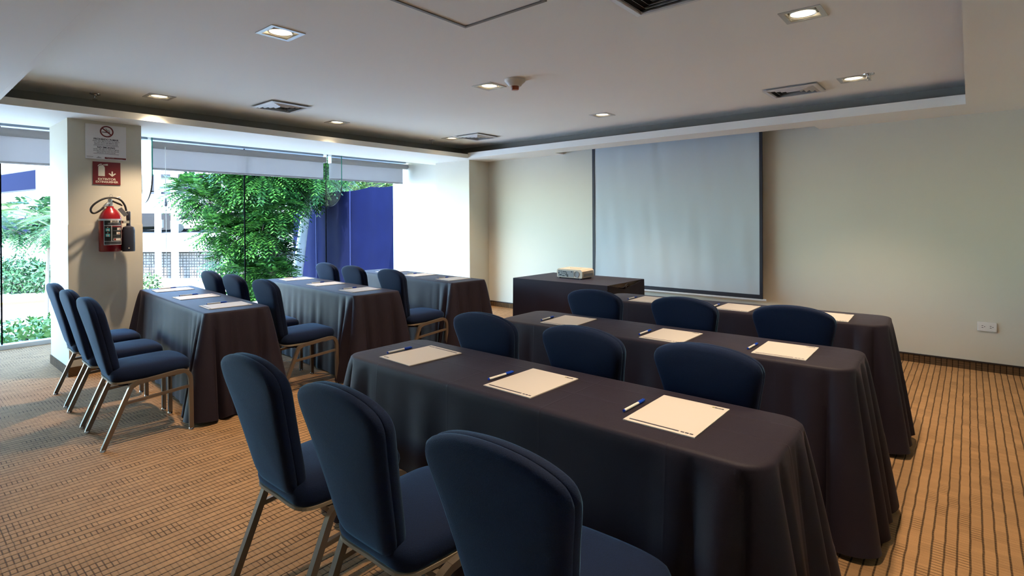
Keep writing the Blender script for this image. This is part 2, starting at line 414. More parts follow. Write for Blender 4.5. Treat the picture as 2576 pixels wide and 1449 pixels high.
def vent(cx, cy, w, h, label):
    t = thing('air_vent', label, 'vent', (cx, cy, ZM), group='square ceiling diffusers')
    def frame(ao, bo, zo, ai, bi, zi, th=.004):
        P = lambda a, b, z: [(-a, -b, z), (a, -b, z), (a, b, z), (-a, b, z)]
        return MB().rings([P(ao, bo, zo), P(ai, bi, zi), P(ai, bi, zi+th), P(ao, bo, zo+th)], True, False, False)
    a, b = w/2, h/2
    m = frame(a, b, -.016, a-.034, b-.034, -.021, .016); m.build('frame', M_VENT, t)
    n = 5
    for k in range(n):
        o = .036+k*.037
        if min(a, b)-o-.03 <= .01: break
        frame(a-o, b-o, -.003, a-o-.023, b-o-.023, -.023, .0015).build('louver', M_VENT, t)
    MB().box(-a+.03, a-.03, -b+.03, b-.03, -.0015, -.0005).build('duct_shade_plate', M_DARK, t)  # dark plate stands in for the duct's shade; the ceiling is closed here
    return t
vent(-5.26, 2.66, .44, .42, 'white square air vent at the left of the ceiling near the glass')
vent(-1.205, 5.36, .44, .40, 'white square air vent at the right, beside the downlight near the sprinkler')
vent(-5.18, 5.40, .45, .46, 'white square air vent in the far left corner, touching a downlight')
vent(-1.21, 2.58, .43, .43, 'large white air vent cut off by the top edge of the picture')
t = thing('attic_hatch', 'flat access hatch with grey metal edging in the ceiling, cut off by the top edge', 'hatch', (-1.98, 1.98, ZM))
a = .30
m = MB()
P = lambda r, z: [(-r, -r, z), (r, -r, z), (r, r, z), (-r, r, z)]
m.rings([P(a, 0), P(a, -.016), P(a-.018, -.016), P(a-.018, -.004)], True, False, False).build('edging', mat('hatch_edge', lin(120, 116, 112), .5), t)
MB().box(-a+.02, a-.02, -a+.02, a-.02, -.010, -.002).build('panel', M_CEIL, t)
t = thing('smoke_detector', 'white round smoke detector with a reddish tip, hanging beside a downlight', 'smoke detector', (-2.855, 3.425, ZM))
MB().lathe([(.001, 0), (.086, 0), (.088, -.012), (.078, -.024), (.062, -.036), (.052, -.052), (.046, -.056), (.001, -.056)], n=32).build('base', mat('ivory_plastic', lin(205, 198, 185), .4), t, smooth=True)
MB().lathe([(.001, -.055), (.034, -.055), (.032, -.082), (.028, -.086), (.001, -.087)], n=24).build('sensor_tip', mat('amber_plastic', lin(140, 62, 28), .3), t, smooth=True)
def sprinkler(x, y, label):
    t = thing('sprinkler_head', label, 'sprinkler', (x, y, ZM), group='chrome ceiling sprinklers')
    MB().lathe([(.001, 0), (.042, 0), (.040, -.006), (.020, -.012), (.014, -.010), (.014, -.022), (.001, -.022)], n=24).build('escutcheon', M_CHROME, t, smooth=True)
    MB().tube([(-.014, 0, -.02), (-.016, 0, -.034), (0, 0, -.05)], .003, 6).tube([(.014, 0, -.02), (.016, 0, -.034), (0, 0, -.05)], .003, 6).build('yoke', M_CHROME, t)
    MB().lathe([(.001, -.050), (.020, -.050), (.020, -.053), (.001, -.053)], n=16).build('deflector', M_CHROME, t)
sprinkler(-5.995, 1.30, 'chrome sprinkler above the extinguisher column, left end of the ceiling')
sprinkler(-5.90, 5.21, 'small chrome sprinkler beside the far left vent')
sprinkler(-.618, 5.174, 'chrome sprinkler beside the right downlight')
t = thing('slot_sensor', 'small white sensor box in the slot right of the projection screen', 'sensor', (-1.40, 6.45, 2.395))
MB().box(-.05, .05, -.03, .05, -.025, .025).build('case', M_WHITE, t, bevel=.006)
MB().box(-.03, .03, -.034, -.03, -.012, .0).build('window', mat('grey_lens', lin(120, 120, 122), .3), t)

# ------------------------------------------------------------------ projection screen, outlet
t = thing('projection_screen', 'large white pull-down projection screen with black borders on the front wall', 'screen', (-2.87, 6.42, .47))
SX0, SX1, SZ0, SZ1 = -1.10, 1.105, .022, 2.33
m = MB(); nx, nz = 48, 40; x0, x1, z0, z1 = -1.062, 1.075, .066, 2.33
for j in range(nz+1):
    for i in range(nx+1):
        x = x0+(x1-x0)*i/nx; z = z0+(z1-z0)*j/nz
        d = .0022*math.sin(x*19+.6*math.sin(z*4))*math.sin(z*2.2+.5)+.0018*math.sin(x*31+z*3)+.0012*math.sin(x*47-z*9)
        m.v.append((x, -.001+d, z))
for j in range(nz):
    for i in range(nx): a = j*(nx+1)+i; m.f.append((a, a+1, a+nx+2, a+nx+1))
m.build('screen_surface', M_SCREEN, t, smooth=True)
MB().box(SX0, x0+.002, -.006, .002, SZ0, SZ1).build('side_border', M_SCRB, t)
MB().box(x1-.002, SX1, -.006, .002, SZ0, SZ1).build('side_border', M_SCRB, t)
MB().box(SX0, SX1, -.0065, .002, SZ0, z0+.002).build('bottom_border', M_SCRB, t)
MB().box(SX0, SX1, .009, .011, SZ0, SZ1).build('backing', M_SCRB, t)
MB().lathe([(.001, -1.14), (.013, -1.14), (.014, -1.13), (.014, 1.13), (.013, 1.14), (.001, 1.14)], n=16, M=Matrix.Translation((0, .004, .010)) @ Matrix.Rotation(PI/2, 4, 'Y'), cap0=False, cap1=False).build('weight_bar', mat('bar_white', lin(205, 208, 212), .4), t, smooth=True)
t = thing('power_outlet', 'white double power outlet low on the front wall', 'outlet', (.118, YF, .405))
MB().box(-.068, .068, -.012, 0, -.043, .043).build('plate', M_WHITE, t, bevel=.008)
for dx in (-.026, .030):
    MB().box(dx-.012, dx, -.0128, -.0115, .006, .010).box(dx-.012, dx, -.0128, -.0115, -.010, -.006).box(dx+.006, dx+.012, -.0128, -.0115, -.003, .003).build('socket', M_BLACK, t)

# ------------------------------------------------------------------ signs and fire extinguisher (on the column face)
FX = -6.204
AX = ((0, 1, 0), (0, 0, 1))
t = thing('no_smoking_sign', 'white no-smoking notice in two languages at the top of the column', 'sign', (FX, 1.427, 1.986))
M_BOARD = mat('sign_white', lin(228, 226, 228), .5)
MB().box(0, .004, -.158, .158, 0, .322).build('board', M_BOARD, t)
M_TXT = mat('sign_ink', lin(52, 50, 62), .6)
def ring(r0, r1, y, z, x, th, n=40):
    m = MB(); P = lambda r, xx: [(xx, y+r*math.cos(2*PI*i/n), z+r*math.sin(2*PI*i/n)) for i in range(n)]
    return m.rings([P(r0, x), P(r0, x+th), P(r1, x+th), P(r1, x)], True, False, False)
ring(.042, .053, .005, .262, .004, .0012).build('prohibition_ring', M_SIGNRED, t)
Mz = Matrix.Translation((.0045, .005, .262)) @ Matrix.Rotation(R(-40), 4, 'X')
MB().box(0, .0012, -.044, .044, -.005, .005, M=Mz).build('prohibition_bar', M_SIGNRED, t)
MB().box(.004, .0047, -.033, .030, .252, .259).build('cigarette', M_TXT, t)
MB().tube([(.0047, .028, .262), (.0047, .024, .274), (.0047, .008, .272), (.0047, .002, .284), (.0047, -.004, .290)], .0018, 5).tube([(.0047, .020, .264), (.0047, .014, .268), (.0047, .000, .280)], .0014, 5).build('smoke', M_TXT, t)
X_ = .0042
for body, sz, z, b in [('PROHIBIDO FUMAR', .0235, .186, .0006), ('HOTEL 100% LIBRE DE HUMO DE TABACO', .0118, .168, .0002), ('EN CASO DE INCUMPLIMIENTO SERÁ', .0118, .1535, .0002), ('DENUNCIADO A LAS AUTORIDADES', .0118, .139, .0002),
                       ('NO SMOKING', .0235, .110, .0006), ('HOTEL 100% FREE OF TABACCO SMOKE', .0118, .092, .0002), ('IN CASE OF INFRACTION YOU WILL BE', .0118, .0775, .0002), ('REPORTED TO AUTHORITIES', .0118, .063, .0002)]:
    text(body, sz, 'lettering', M_TXT, t, (X_, 0, z), AX, .0003, b, sx=.93)
for z in (.1275, .0515): MB().box(.004, .0046, -.098, .098, z-.0013, z+.0013).build('rule_line', M_TXT, t)
MB().box(.004, .0046, -.012, .155, .006, .022).build('red_strip', M_SIGNRED, t)
text('DIRECCION GENERAL', .0062, 'lettering', M_PAPER, t, (.0048, .030, .0175), AX, .0002, 0)
text('PROTEGE CONTRA EL HUMO DE TABACO', .0062, 'lettering', M_PAPER, t, (.0048, .070, .0100), AX, .0002, 0)
M_GRYT = mat('grey_print', lin(120, 120, 128), .6)
MB().box(.004, .0045, -.150, -.098, .020, .0225).box(.004, .0045, -.146, -.102, .014, .0158).build('small_logo', M_GRYT, t)
MB().box(.004, .0045, -.076, -.038, .010, .0135).box(.004, .0045, -.070, -.044, .0155, .0185).box(.004, .0045, -.062, -.058, .0185, .0255).build('small_logo', M_GRYT, t)

M_CREAM = mat('sign_cream', lin(226, 222, 205), .5)
t = thing('extinguisher_sign', 'red sign with cream extinguisher symbol and downward arrow, under the no-smoking notice', 'sign', (FX, 1.430, 1.750))
MB().box(0, .004, -.107, .107, 0, .212).build('board', M_SIGNRED, t)
m = MB(); P = [(-.066, .078), (-.016, .078), (-.016, .158), (-.020, .170), (-.030, .178), (-.052, .178), (-.062, .170), (-.066, .158)]
def plate(P, x0=.004, th=.0008):
    m = MB(); n = len(P); m.v += [(x0, y, z) for y, z in P]+[(x0+th, y, z) for y, z in P]
    m.f += [tuple(range(n))[::-1], tuple(range(n, 2*n))]+[(i, (i+1) % n, n+(i+1) % n, n+i) for i in range(n)]; return m
plate(P).build('extinguisher_symbol', M_CREAM, t)
plate([(-.052, .178), (-.031, .178), (-.029, .187), (.008, .195), (.008, .178), (-.026, .1805)], .0043).build('nozzle_symbol', M_CREAM, t)
plate([(-.072, .170), (-.064, .184), (-.052, .192), (-.038, .193), (-.038, .1865), (-.052, .1845), (-.060, .178), (-.066, .168)], .0043).build('hose_symbol', M_CREAM, t)
plate([(.036, .126), (.047, .126), (.047, .097), (.064, .110), (.071, .103), (.0415, .076), (.012, .103), (.019, .110), (.036, .097)]).build('arrow', M_CREAM, t)
text('EXTINTOR', .0285, 'lettering', M_CREAM, t, (.0043, 0, .050), AX, .0004, .0007, sx=1.0)
text('EXTINGUISHER', .0255, 'lettering', M_CREAM, t, (.0043, 0, .024), AX, .0004, .0006, sx=1.0)

t = thing('fire_extinguisher', 'red fire extinguisher with black hose and horn hanging on the column', 'fire extinguisher', (-6.105, 1.43, 1.125))
MB().lathe([(.001, 0), (.082, 0), (.088, .006), (.088, .285), (.084, .318), (.072, .352), (.052, .382), (.030, .402), (.026, .42), (.001, .42)], n=40).build('cylinder', M_RED, t, smooth=True)
MB().lathe([(.0885, .286), (.0895, .286), (.0895, .302), (.0885, .302)], n=40, cap0=False, cap1=False).build('steel_band', M_ALU, t)
def arcpatch(a0, a1, z0, z1, r, n=12):
    m = MB()
    for i in range(n+1):
        a = R(a0+(a1-a0)*i/n)
        for z in (z0, z1): m.v.append((r*math.cos(a), r*math.sin(a), z))
    m.f += [(2*i, 2*i+2, 2*i+3, 2*i+1) for i in range(n)]; return m
lb = arcpatch(-46, 56, .062, .288, .0888).build('label', mat('label_border', lin(205, 205, 205), .4), t)
M_LBK = mat('label_black', lin(24, 26, 28), .35)
for a0, a1, z0, z1 in [(-43, 53, .066, .094), (-43, -8, .098, .238), (-5, 53, .098, .238), (-43, 53, .243, .286)]:
    arcpatch(a0, a1, z0, z1, .0891).build('label_field', M_LBK, lb)
arcpatch(-5, 53, .226, .238, .0893).build('label_field', M_SIGNRED, lb)
for a0, a1, z0, z1 in [(-12, 32, .268, .287)]: arcpatch(a0, a1, z0, z1, .0893).build('brand_plate', M_PAPER, lb)
a = R(10); e1 = (-math.sin(a), math.cos(a), 0)
text('SYLCI', .018, 'lettering', M_LBK, lb, (.0898*math.cos(a), .0898*math.sin(a), .2775), (e1, (0, 0, 1)), .0003, .0006)
M_TEAL = mat('label_teal', lin(70, 165, 170), .4)
for z in (.188, .138):
    arcpatch(-36, -15, z, z+.026, .0893).build('pictogram', M_TEAL, lb); arcpatch(-30, -20, z+.003, z+.018, .0895).build('pictogram', M_PAPER, lb)
    arcpatch(-27, -23, z+.006, z+.014, .0897).build('pictogram', M_RED, lb); arcpatch(-28, -23, z+.032, z+.038, .0893).build('pictogram', M_PAPER, lb)
for a0, z in ((22, .198), (18, .158)):
    arcpatch(a0, a0+24, z, z+.022, .0893).build('pictogram', M_PAPER, lb); arcpatch(a0+12, a0+18, z+.003, z+.014, .0895).build('pictogram', M_RED, lb)
arcpatch(2, 46, .102, .122, .0893).build('pictogram', M_PAPER, lb); arcpatch(5, 14, .104, .120, .0895).build('pictogram', M_RED, lb)
for z in (.192, .150, .132): arcpatch(0, 44, z, z+.002, .0893).build('print_line', M_GRYT, lb)
for z in (.086, .078, .070): arcpatch(-38, 48, z, z+.002, .0893).build('print_line', M_GRYT, lb)
for z in (.262, .254): arcpatch(-25, 42, z, z+.003, .0893).build('print_line', M_GRYT, lb)
MB().lathe([(.001, .42), (.020, .42), (.022, .44), (.018, .47), (.020, .485), (.001, .49)], n=16).tube([(.015, -.01, .455), (.03, -.035, .435), (.035, -.052, .415)], .013, 8).build('valve', M_CHROME, t, smooth=True)
MB().tube([(0, .0, .478), (.0, .03, .462), (.0, .075, .440), (.0, .095, .425)], [.009, .009, .010, .006], 6).tube([(0, -.02, .495), (0, .03, .497), (0, .08, .503)], .006, 6).build('lever', M_BLACKG, t)
MB().tube([(0, .008+.012*math.cos(k/12*2*PI), .512+.018*math.sin(k/12*2*PI)) for k in range(12)], .0012, 5, closed=True).build('pull_pin', M_CHROME, t)
hp = crom([(.035, -.055, .412), (.04, -.085, .380), (.045, -.125, .355), (.05, -.150, .362), (.05, -.155, .395), (.048, -.125, .44), (.045, -.06, .485), (.04, .01, .499), (.038, .07, .480), (.036, .105, .43), (.035, .118, .375)], 6)
MB().tube(hp, .0085, 10).build('hose', M_BLACK, t, smooth=True)
horn = MB().lathe([(.001, 0), (.050, 0), (.051, .01), (.050, .20), (.044, .228), (.018, .240), (.016, .262), (.016, .30), (.017, .302), (.017, .372), (.012, .378), (.001, .378)], c=(.03, .135, -.005), n=28).build('discharge_horn', mat('horn_plastic', lin(36, 38, 52), .5), t, smooth=True)
MB().box(.079, .0815, .120, .130, .022, .032).build('sticker', M_PAPER, horn)
MB().tube([(.05, .085, .272), (.035, .135, .272)], .012, 8, square=True).build('horn_clip', mat('clear_clip', lin(160, 160, 150), .3), t)
MB().box(-.0006, .0006, -.018, .018, -.09, 0).build('tag', M_PAPER, t, loc=(.075, .055, .40)).rotation_euler = (R(35), R(20), R(-10))
MB().box(-.107, -.07, -.03, .03, .33, .40).build('wall_bracket', M_BLACKG, t)

# ------------------------------------------------------------------ banquet chair
def shrink(P, d):
    n = len(P); out = []
    for i in range(n):
        a, b, c = Vector(P[i-1]), Vector(P[i]), Vector(P[(i+1) % n])
        t = (c-a).normalized(); nrm = Vector((-t.y, t.x)); out.append(b+nrm*d)
    return out
half = [(0, .428), (.078, .429), (.112, .437), (.136, .465), (.150, .53), (.166, .63), (.186, .74), (.206, .83), (.2095, .868), (.196, .899), (.158, .921), (.105, .936), (.05, .943), (0, .945)]
full = [Vector((x, z)) for x, z in half]+[Vector((-x, z)) for x, z in half[-2:0:-1]]
BK = [Vector((p.x, p.y)) for p in crom([(p.x, p.y, 0) for p in full], 3, True)]
def lean(z, y): return -.185-(z-.43)*.215-.05*(z-.43)**2 + y
def pillow(outline, prof, fn):
    m = MB(); rs = [[fn(p.x, p.y, y) for p in shrink(outline, d)] for d, y in prof]
    return m.rings(rs)
def cap_center(outline, d): pass
SEAT = []
hs_ = [(0, -.205), (.10, -.207), (.155, -.200), (.19, -.165), (.204, -.08), (.212, .02), (.214, .11), (.208, .18), (.180, .228), (.12, .245), (.06, .250), (0, .251)]
ff = [Vector((x, y)) for x, y in hs_]+[Vector((-x, y)) for x, y in hs_[-2:0:-1]]
SEAT = [Vector((p.x, p.y)) for p in crom([(p.x, p.y, 0) for p in ff], 3, True)]
def seatz(x, y, z): return Vector((x, y, z + .03*(1-min(1, abs(y-.02)/.3)**2)*(1 if z > .44 else 0)*0))
def dome(outline, prof, fn):
    m = MB(); rs = []
    for sc_, h in prof:
        rs.append([fn(p.x*sc_, p.y*sc_, h) for p in outline])
    return m.rings(rs)
def make_chair(label):
    t = thing('banquet_chair', label, 'chair')
    c0 = Vector((0, .02))
    S2 = [p-c0 for p in SEAT]
    prof = [(.90, .402), (.955, .404), (.985, .414), (1.0, .432), (.995, .450), (.975, .464), (.93, .475), (.84, .484), (.70, .490), (.5, .4945), (.28, .497), (.08, .498)]
    def sf(x, y, h): return Vector((x, y+.02, h+.018*((y+.02)-.0)*1.0*(1 if h > .40 else 0)-.02*max(0, (y-.12))*0))
    dome(S2, prof, sf).build('seat', M_CHAIR, t, smooth=80)
    dome(S2, [(.93, .384), (.985, .388), (.985, .400), (.93, .403)], sf).build('seat_base', mat('seat_rim', (.30, .24, .17, 1), .5) if 'seat_rim' not in bpy.data.materials else bpy.data.materials['seat_rim'], t)
    # rear shell and front cushion with a seam between
    cz = .69
    B2 = [Vector((p.x, p.y-cz)) for p in BK]
    def bf(x, z, y): return Vector((x, lean(z+cz, y)-.025*(1-(x/.21)**2)*0, z+cz))
    dome(B2, [(.08, -.036), (.4, -.035), (.75, -.032), (.9, -.029), (.965, -.024), (.992, -.016), (1.0, -.006), (.996, .001), (.985, .004)], bf).build('back_shell', M_CHAIR, t, smooth=80)
    dome(B2, [(.982, .003), (.996, .007), (1.0, .015), (.995, .026), (.975, .036), (.93, .044), (.82, .050), (.6, .054), (.3, .056), (.08, .0565)], bf).build('back_cushion', M_CHAIR, t, smooth=80)
    # fabric-covered bracket joining back and seat
    m = MB(); rs = []
    for y, z, wd, th in [(-.190, .50, .115, .014), (-.186, .44, .125, .016), (-.176, .405, .128, .016), (-.150, .378, .125, .014), (-.105, .366, .125, .010), (-.02, .375, .12, .006)]:
        n = Vector((0, 1, .25)).normalized() if z > .4 else Vector((0, .3, 1)).normalized()
        c = Vector((0, y, z))
        rs.append([c+Vector((sx_*wd, 0, 0))+n*(sn*th) for sx_, sn in ((-1, -1), (-.9, -1.15), (.9, -1.15), (1, -1), (1, 1), (-1, 1))])
    m.rings(rs).build('back_bracket', M_CHAIR, t, smooth=40)
    for s_ in (-1, 1):
        xr = s_*.232
        rl = [(xr, -.262, .012), (xr, -.135, .325)]; 
        arc = crom([(xr, -.135, .325), (xr, -.112, .372), (xr, -.07, .392)], 4)
        MB().tube([(xr, -.262, .012)]+arc, .0125, square=True).build('rear_leg', M_METAL, t, smooth=30)
        top = [(xr, -.072, .391), (xr, .15, .414)]
        MB().tube(top, .0125, square=True).build('side_rail', M_METAL, t, smooth=30)
        arc2 = crom([(xr, .148, .4138), (xr, .190, .407), (xr, .214, .375), (xr, .220, .33)], 4)
        MB().tube(arc2+[(xr, .222, .012)], .0125, square=True).build('front_leg', M_METAL, t, smooth=30)
        MB().tube([(xr, -.158, .270), (xr, .221, .302)], .009, square=True).build('side_stretcher', M_METAL, t, smooth=30)
        for y in (-.262, .222):
            MB().lathe([(.001, 0), (.017, 0), (.016, .008), (.011, .016), (.001, .016)], c=(xr, y, 0), n=12).build('glide', M_CHROME, t, smooth=True)
    MB().tube([(-.232, -.10, .372), (.232, -.10, .372)], .010, square=True).build('cross_bar', M_METAL, t)
    MB().tube([(-.232, .12, .398), (.232, .12, .398)], .010, square=True).build('cross_bar', M_METAL, t)
    for ch in [x for x in bpy.data.objects if x.parent == t]:
        ch.data.transform(Matrix.Diagonal((.975, 1, .979, 1)))
    return t
BLK = {'R': 'right-hand tables', 'L': 'tables by the glass'}
CH = [  # x, y, rot, label
 (-1.950, 1.155, 0, 'left one of the three big navy chairs in the foreground'),
 (-1.390, 1.158, 0, 'middle one of the three big navy chairs in the foreground'),
 (-0.795, 1.158, 1, 'biggest navy chair, at the bottom centre of the picture'),
 (-1.900, 2.305, 0, 'left navy chair tucked behind the nearest right-hand table'),
 (-1.320, 2.322, 0, 'middle navy chair tucked behind the nearest right-hand table'),
 (-0.765, 2.327, 0, 'right navy chair tucked behind the nearest right-hand table'),
 (-1.935, 3.43, 0, 'navy chair in front of the projector table at the farthest right-hand table'),
 (-1.325, 3.460, 0, 'middle navy chair at the farthest right-hand table, below the screen'),
 (-0.735, 3.515, 0, 'rightmost navy chair, at the farthest right-hand table'),
 (-5.430, 1.205, -2, 'outermost of the three navy chairs beside the extinguisher column'),
 (-4.820, 1.180, -2, 'middle one of the three navy chairs beside the extinguisher column'),
 (-4.240, 1.165, -2, 'navy chair with full side frame in view, left foreground by the nearest glass-side table'),
 (-5.55, 2.385, -3, 'leftmost navy chair back against the block wall outside, behind the nearest glass-side table'),
 (-5.02, 2.375, -3, 'second navy chair back behind the nearest glass-side table'),
 (-4.38, 2.355, -3, 'navy chair with bright blue seat at the end of the middle glass-side table'),
 (-5.54, 3.60, -3, 'leftmost navy chair in front of the blue screen at the farthest glass-side table'),
 (-4.95, 3.56, -3, 'middle navy chair in front of the blue screen at the farthest glass-side table'),
 (-4.280, 3.540, -3, 'navy chair with tan frame showing at the end of the farthest glass-side table'),
]
proto = make_chair(CH[0][3])
for i, (x, y, a, lb) in enumerate(CH):
    o = proto if i == 0 else copy_tree(proto)
    o.location = (x, y, 0); o.rotation_euler = (0, 0, R(a)); o['label'] = lb; o['group'] = 'navy banquet chairs'

# ------------------------------------------------------------------ draped tables
def drape(label, cx, cy, rot, L, W, rc, flare, seed, amp=.085, top=.748):
    rnd = random.Random(seed)
    a, b = L/2, W/2
    pts = []      # (x, y, nx, ny, s)
    def line(x0, y0, x1, y1, n, nx, ny):
        for i in range(n):
            t_ = i/n; pts.append((x0+(x1-x0)*t_, y0+(y1-y0)*t_, nx, ny))
    def arc(x, y, a0, n):
        for i in range(n):
            th = a0+PI/2*i/n; pts.append((x+rc*math.cos(th), y+rc*math.sin(th), math.cos(th), math.sin(th)))
    line(-a+rc, -b, a-rc, -b, 110, 0, -1); arc(a-rc, -b+rc, -PI/2, 22)
    line(a, -b+rc, a, b-rc, 30, 1, 0); arc(a-rc, b-rc, 0, 22)
    line(a-rc, b, -a+rc, b, 110, 0, 1); arc(-a+rc, b-rc, PI/2, 22)
    line(-a, b-rc, -a, -b+rc, 30, -1, 0); arc(-a+rc, -b+rc, PI, 22)
    S = [0]
    for i in range(1, len(pts)): S.append(S[-1]+math.hypot(pts[i][0]-pts[i-1][0], pts[i][1]-pts[i-1][1]))
    tot = S[-1]+.02
    cs = [S[110+11], S[110+22+30+11], S[110*2+22*2+30+11], S[110*2+22*3+60+11]]
    ph = [rnd.uniform(-1.2, 1.2) for _ in cs]; wl = [rnd.uniform(.11, .15) for _ in cs]
    rp = [(rnd.uniform(.13, .30), rnd.uniform(0, 6), rnd.uniform(.4, 1)) for _ in range(5)]
    env = [(rnd.uniform(.5, 1.0), rnd.uniform(0, 6)) for _ in range(5)]
    nL = 26; levels = [(-.020, 0, 0), (-.009, -.0015, 0), (-.003, -.006, 0), (0, -.014, 0)]
    rs = []
    for o, dz, h in levels:
        rs.append([Vector((x+nx*o, y+ny*o, top+dz)) for x, y, nx, ny in pts])
    for k in range(1, nL+1):
        h = k/nL; ring_ = []
        for (x, y, nx, ny), s in zip(pts, S):
            o = flare*.28*h
            hem = 0
            for c, p, l in zip(cs, ph, wl):
                d = (s-c+tot/2) % tot-tot/2
                e = math.exp(-(d/.20)**2)
                w_ = 2*abs(math.cos(PI*d/l+p))**.8-1          # rounded ridges, sharp valleys
                o += e*(flare*h+amp*(h**.6)*(.62*w_))
                hem += e*.02*(w_)
            for (l, p, am), (el, ep) in zip(rp, env):
                o += .0075*am*(h**.9)*math.sin(2*PI*s/l+p)*(.4+.6*math.sin(s/el+ep)**2)
            o = max(o, -.004)
            z = top-.014-(top-.014-.012)*h + (hem*h if h > .5 else 0)
            ring_.append(Vector((x+nx*o, y+ny*o, max(z, .008))))
        rs.append(ring_)
    m = MB(); m.rings(rs, True, True, False)
    t = thing('draped_table', label, 'table', (cx, cy, 0), R(rot), group='long tables under floor-length black cloths')
    c = m.build('tablecloth', M_CLOTH2, t, smooth=80)
    MB().box(-a+.03, a-.03, -b+.03, b-.03, .715, .744).build('tabletop', mat('table_wood', lin(120, 95, 70), .5) if 'table_wood' not in bpy.data.materials else bpy.data.materials['table_wood'], t)
    for sx_ in (-1, 1):
        for sy in (-1, 1): MB().tube([(sx_*(a-.15), sy*(b-.08), 0), (sx_*(a-.15), sy*(b-.08), .715)], .014, 8).build('leg', M_BLACKG, t)
    return t
# cloth with faint pressed creases on top
M_CLOTH2 = M_CLOTH.copy(); M_CLOTH2.name = 'creased_tablecloth'
tt = M_CLOTH2.node_tree; bN = tt.nodes['Principled BSDF']
tcn = tt.nodes.new('ShaderNodeTexCoord'); sxn = tt.nodes.new('ShaderNodeSeparateXYZ'); tt.links.new(tcn.outputs['Object'], sxn.inputs[0])
nz_ = tt.nodes.new('ShaderNodeTexNoise'); nz_.inputs['Scale'].default_value = 3; tt.links.new(tcn.outputs['Object'], nz_.inputs['Vector'])
def mth(op, a, b_=None):
    n = tt.nodes.new('ShaderNodeMath'); n.operation = op
    for i, x in enumerate((a, b_)):
        if x is None: continue
        if isinstance(x, (int, float)): n.inputs[i].default_value = x
        else: tt.links.new(x, n.inputs[i])
    return n.outputs[0]
yy = mth('ADD', sxn.outputs[1], mth('MULTIPLY', mth('SUBTRACT', nz_.outputs[0], .5), .03))
crs = None
for y0 in (-.02, .13):
    dd = mth('ABSOLUTE', mth('SUBTRACT', yy, y0)); g = mth('MAXIMUM', mth('SUBTRACT', 1.0, mth('MULTIPLY', dd, 160)), 0)
    crs = g if crs is None else mth('MAXIMUM', crs, g)
xx_ = mth('ABSOLUTE', mth('SUBTRACT', mth('FRACT', mth('DIVIDE', sxn.outputs[0], .46)), .5)); g = mth('MAXIMUM', mth('SUBTRACT', 1.0, mth('MULTIPLY', xx_, 80)), 0)
crs = mth('MAXIMUM', crs, mth('MULTIPLY', g, .5))
wr = tt.nodes.new('ShaderNodeTexNoise'); wr.inputs['Scale'].default_value = 7; wr.inputs['Detail'].default_value = 3; tt.links.new(tcn.outputs['Object'], wr.inputs['Vector'])
hh = mth('ADD', mth('MULTIPLY', crs, .8), mth('MULTIPLY', wr.outputs[0], 1.2))
bp2 = tt.nodes.new('ShaderNodeBump'); bp2.inputs['Strength'].default_value = .35; bp2.inputs['Distance'].default_value = .004
tt.links.new(hh, bp2.inputs['Height'])
old = bN.inputs['Normal'].links[0].from_node; tt.links.new(bp2.outputs[0], old.inputs['Normal'])

drape('nearest right-hand table, purple-lit black cloth with three pads and blue-capped pens', -1.36, 1.714, 0, 1.93, .48, .085, .085, 3)
drape('middle right-hand table under black cloth, its cloth corner fanning out on the right', -1.372, 2.890, 1, 1.99, .475, .085, .075, 5)
drape('farthest right-hand table under black cloth, just below the projection screen', -1.370, 4.085, 2.5, 1.98, .45, .085, .07, 9)
drape('nearest glass-side table under blue-grey lit black cloth beside the extinguisher column', -5.085, 1.805, -4, 1.98, .46, .04, .085, 12)
drape('middle glass-side table under black cloth, in front of the neem tree outside', -5.010, 2.985, -4, 1.96, .47, .04, .085, 21)
drape('farthest glass-side table under black cloth, beneath the blue fence screen outside', -5.040, 4.170, -4.5, 2.00, .47, .04, .085, 33)

# projector table: boxy cloth with a loose flap at the right end
t = thing('draped_table', 'short square table under tightly boxed black cloth, carrying the projector', 'table', (-3.29, 5.0, 0))
a, b, zt = .60, .385, .748
m = MB()
n = 40
def wavy(u, h, k): return .006*h*math.sin(u*23+k)+.004*h*math.sin(u*41+2*k)
P = [(-a, -b)]
def side(x0, y0, x1, y1, nx, ny, k, ztop=None):
    o = len(m.v); nu, nh = 40, 10
    for j in range(nh+1):
        h = j/nh
        for i in range(nu+1):
            u = i/nu; zt_ = zt if ztop is None else ztop(u)
            d = wavy(u, h, k)*math.sin(PI*u)+.012*h
            m.v.append((x0+(x1-x0)*u+nx*d, y0+(y1-y0)*u+ny*d, zt_-(zt_-.008)*h))
    for j in range(nh):
        for i in range(nu):
            q = o+j*(nu+1)+i; m.f.append((q, q+1, q+nu+2, q+nu+1))
side(-a, -b, a, -b, 0, -1, 1); side(a, b, -a, b, 0, 1, 2); side(-a, b, -a, -b, -1, 0, 3)
side(a+.004, -b, a+.004, b, 1, 0, 4, lambda u: zt-.001-.062*(u/.42 if u < .42 else (1-u)/.58)**.9)
o_ = len(m.v); m.v += [(-a, -b, zt), (a, -b, zt), (a, b, zt), (-a, b, zt)]; m.f.append((o_, o_+1, o_+2, o_+3))
cl = m.build('tablecloth', M_CLOTH, t, smooth=40)
lo = crom([(.004+a, -b+.05, zt-.012), (.010+a, -.10, zt-.045), (.014+a, -.03, zt-.018), (.014+a, .02, zt-.016), (.010+a, -.04, zt-.055), (.006+a, .15, zt-.035), (a, b-.02, zt-.006)], 6)
MB().tube(lo, .004, 6).build('loose_hem', M_CLOTH, t, smooth=True)
MB().box(-a+.02, a-.02, -b+.02, b-.02, .70, .742).build('tabletop', bpy.data.materials['table_wood'], t)
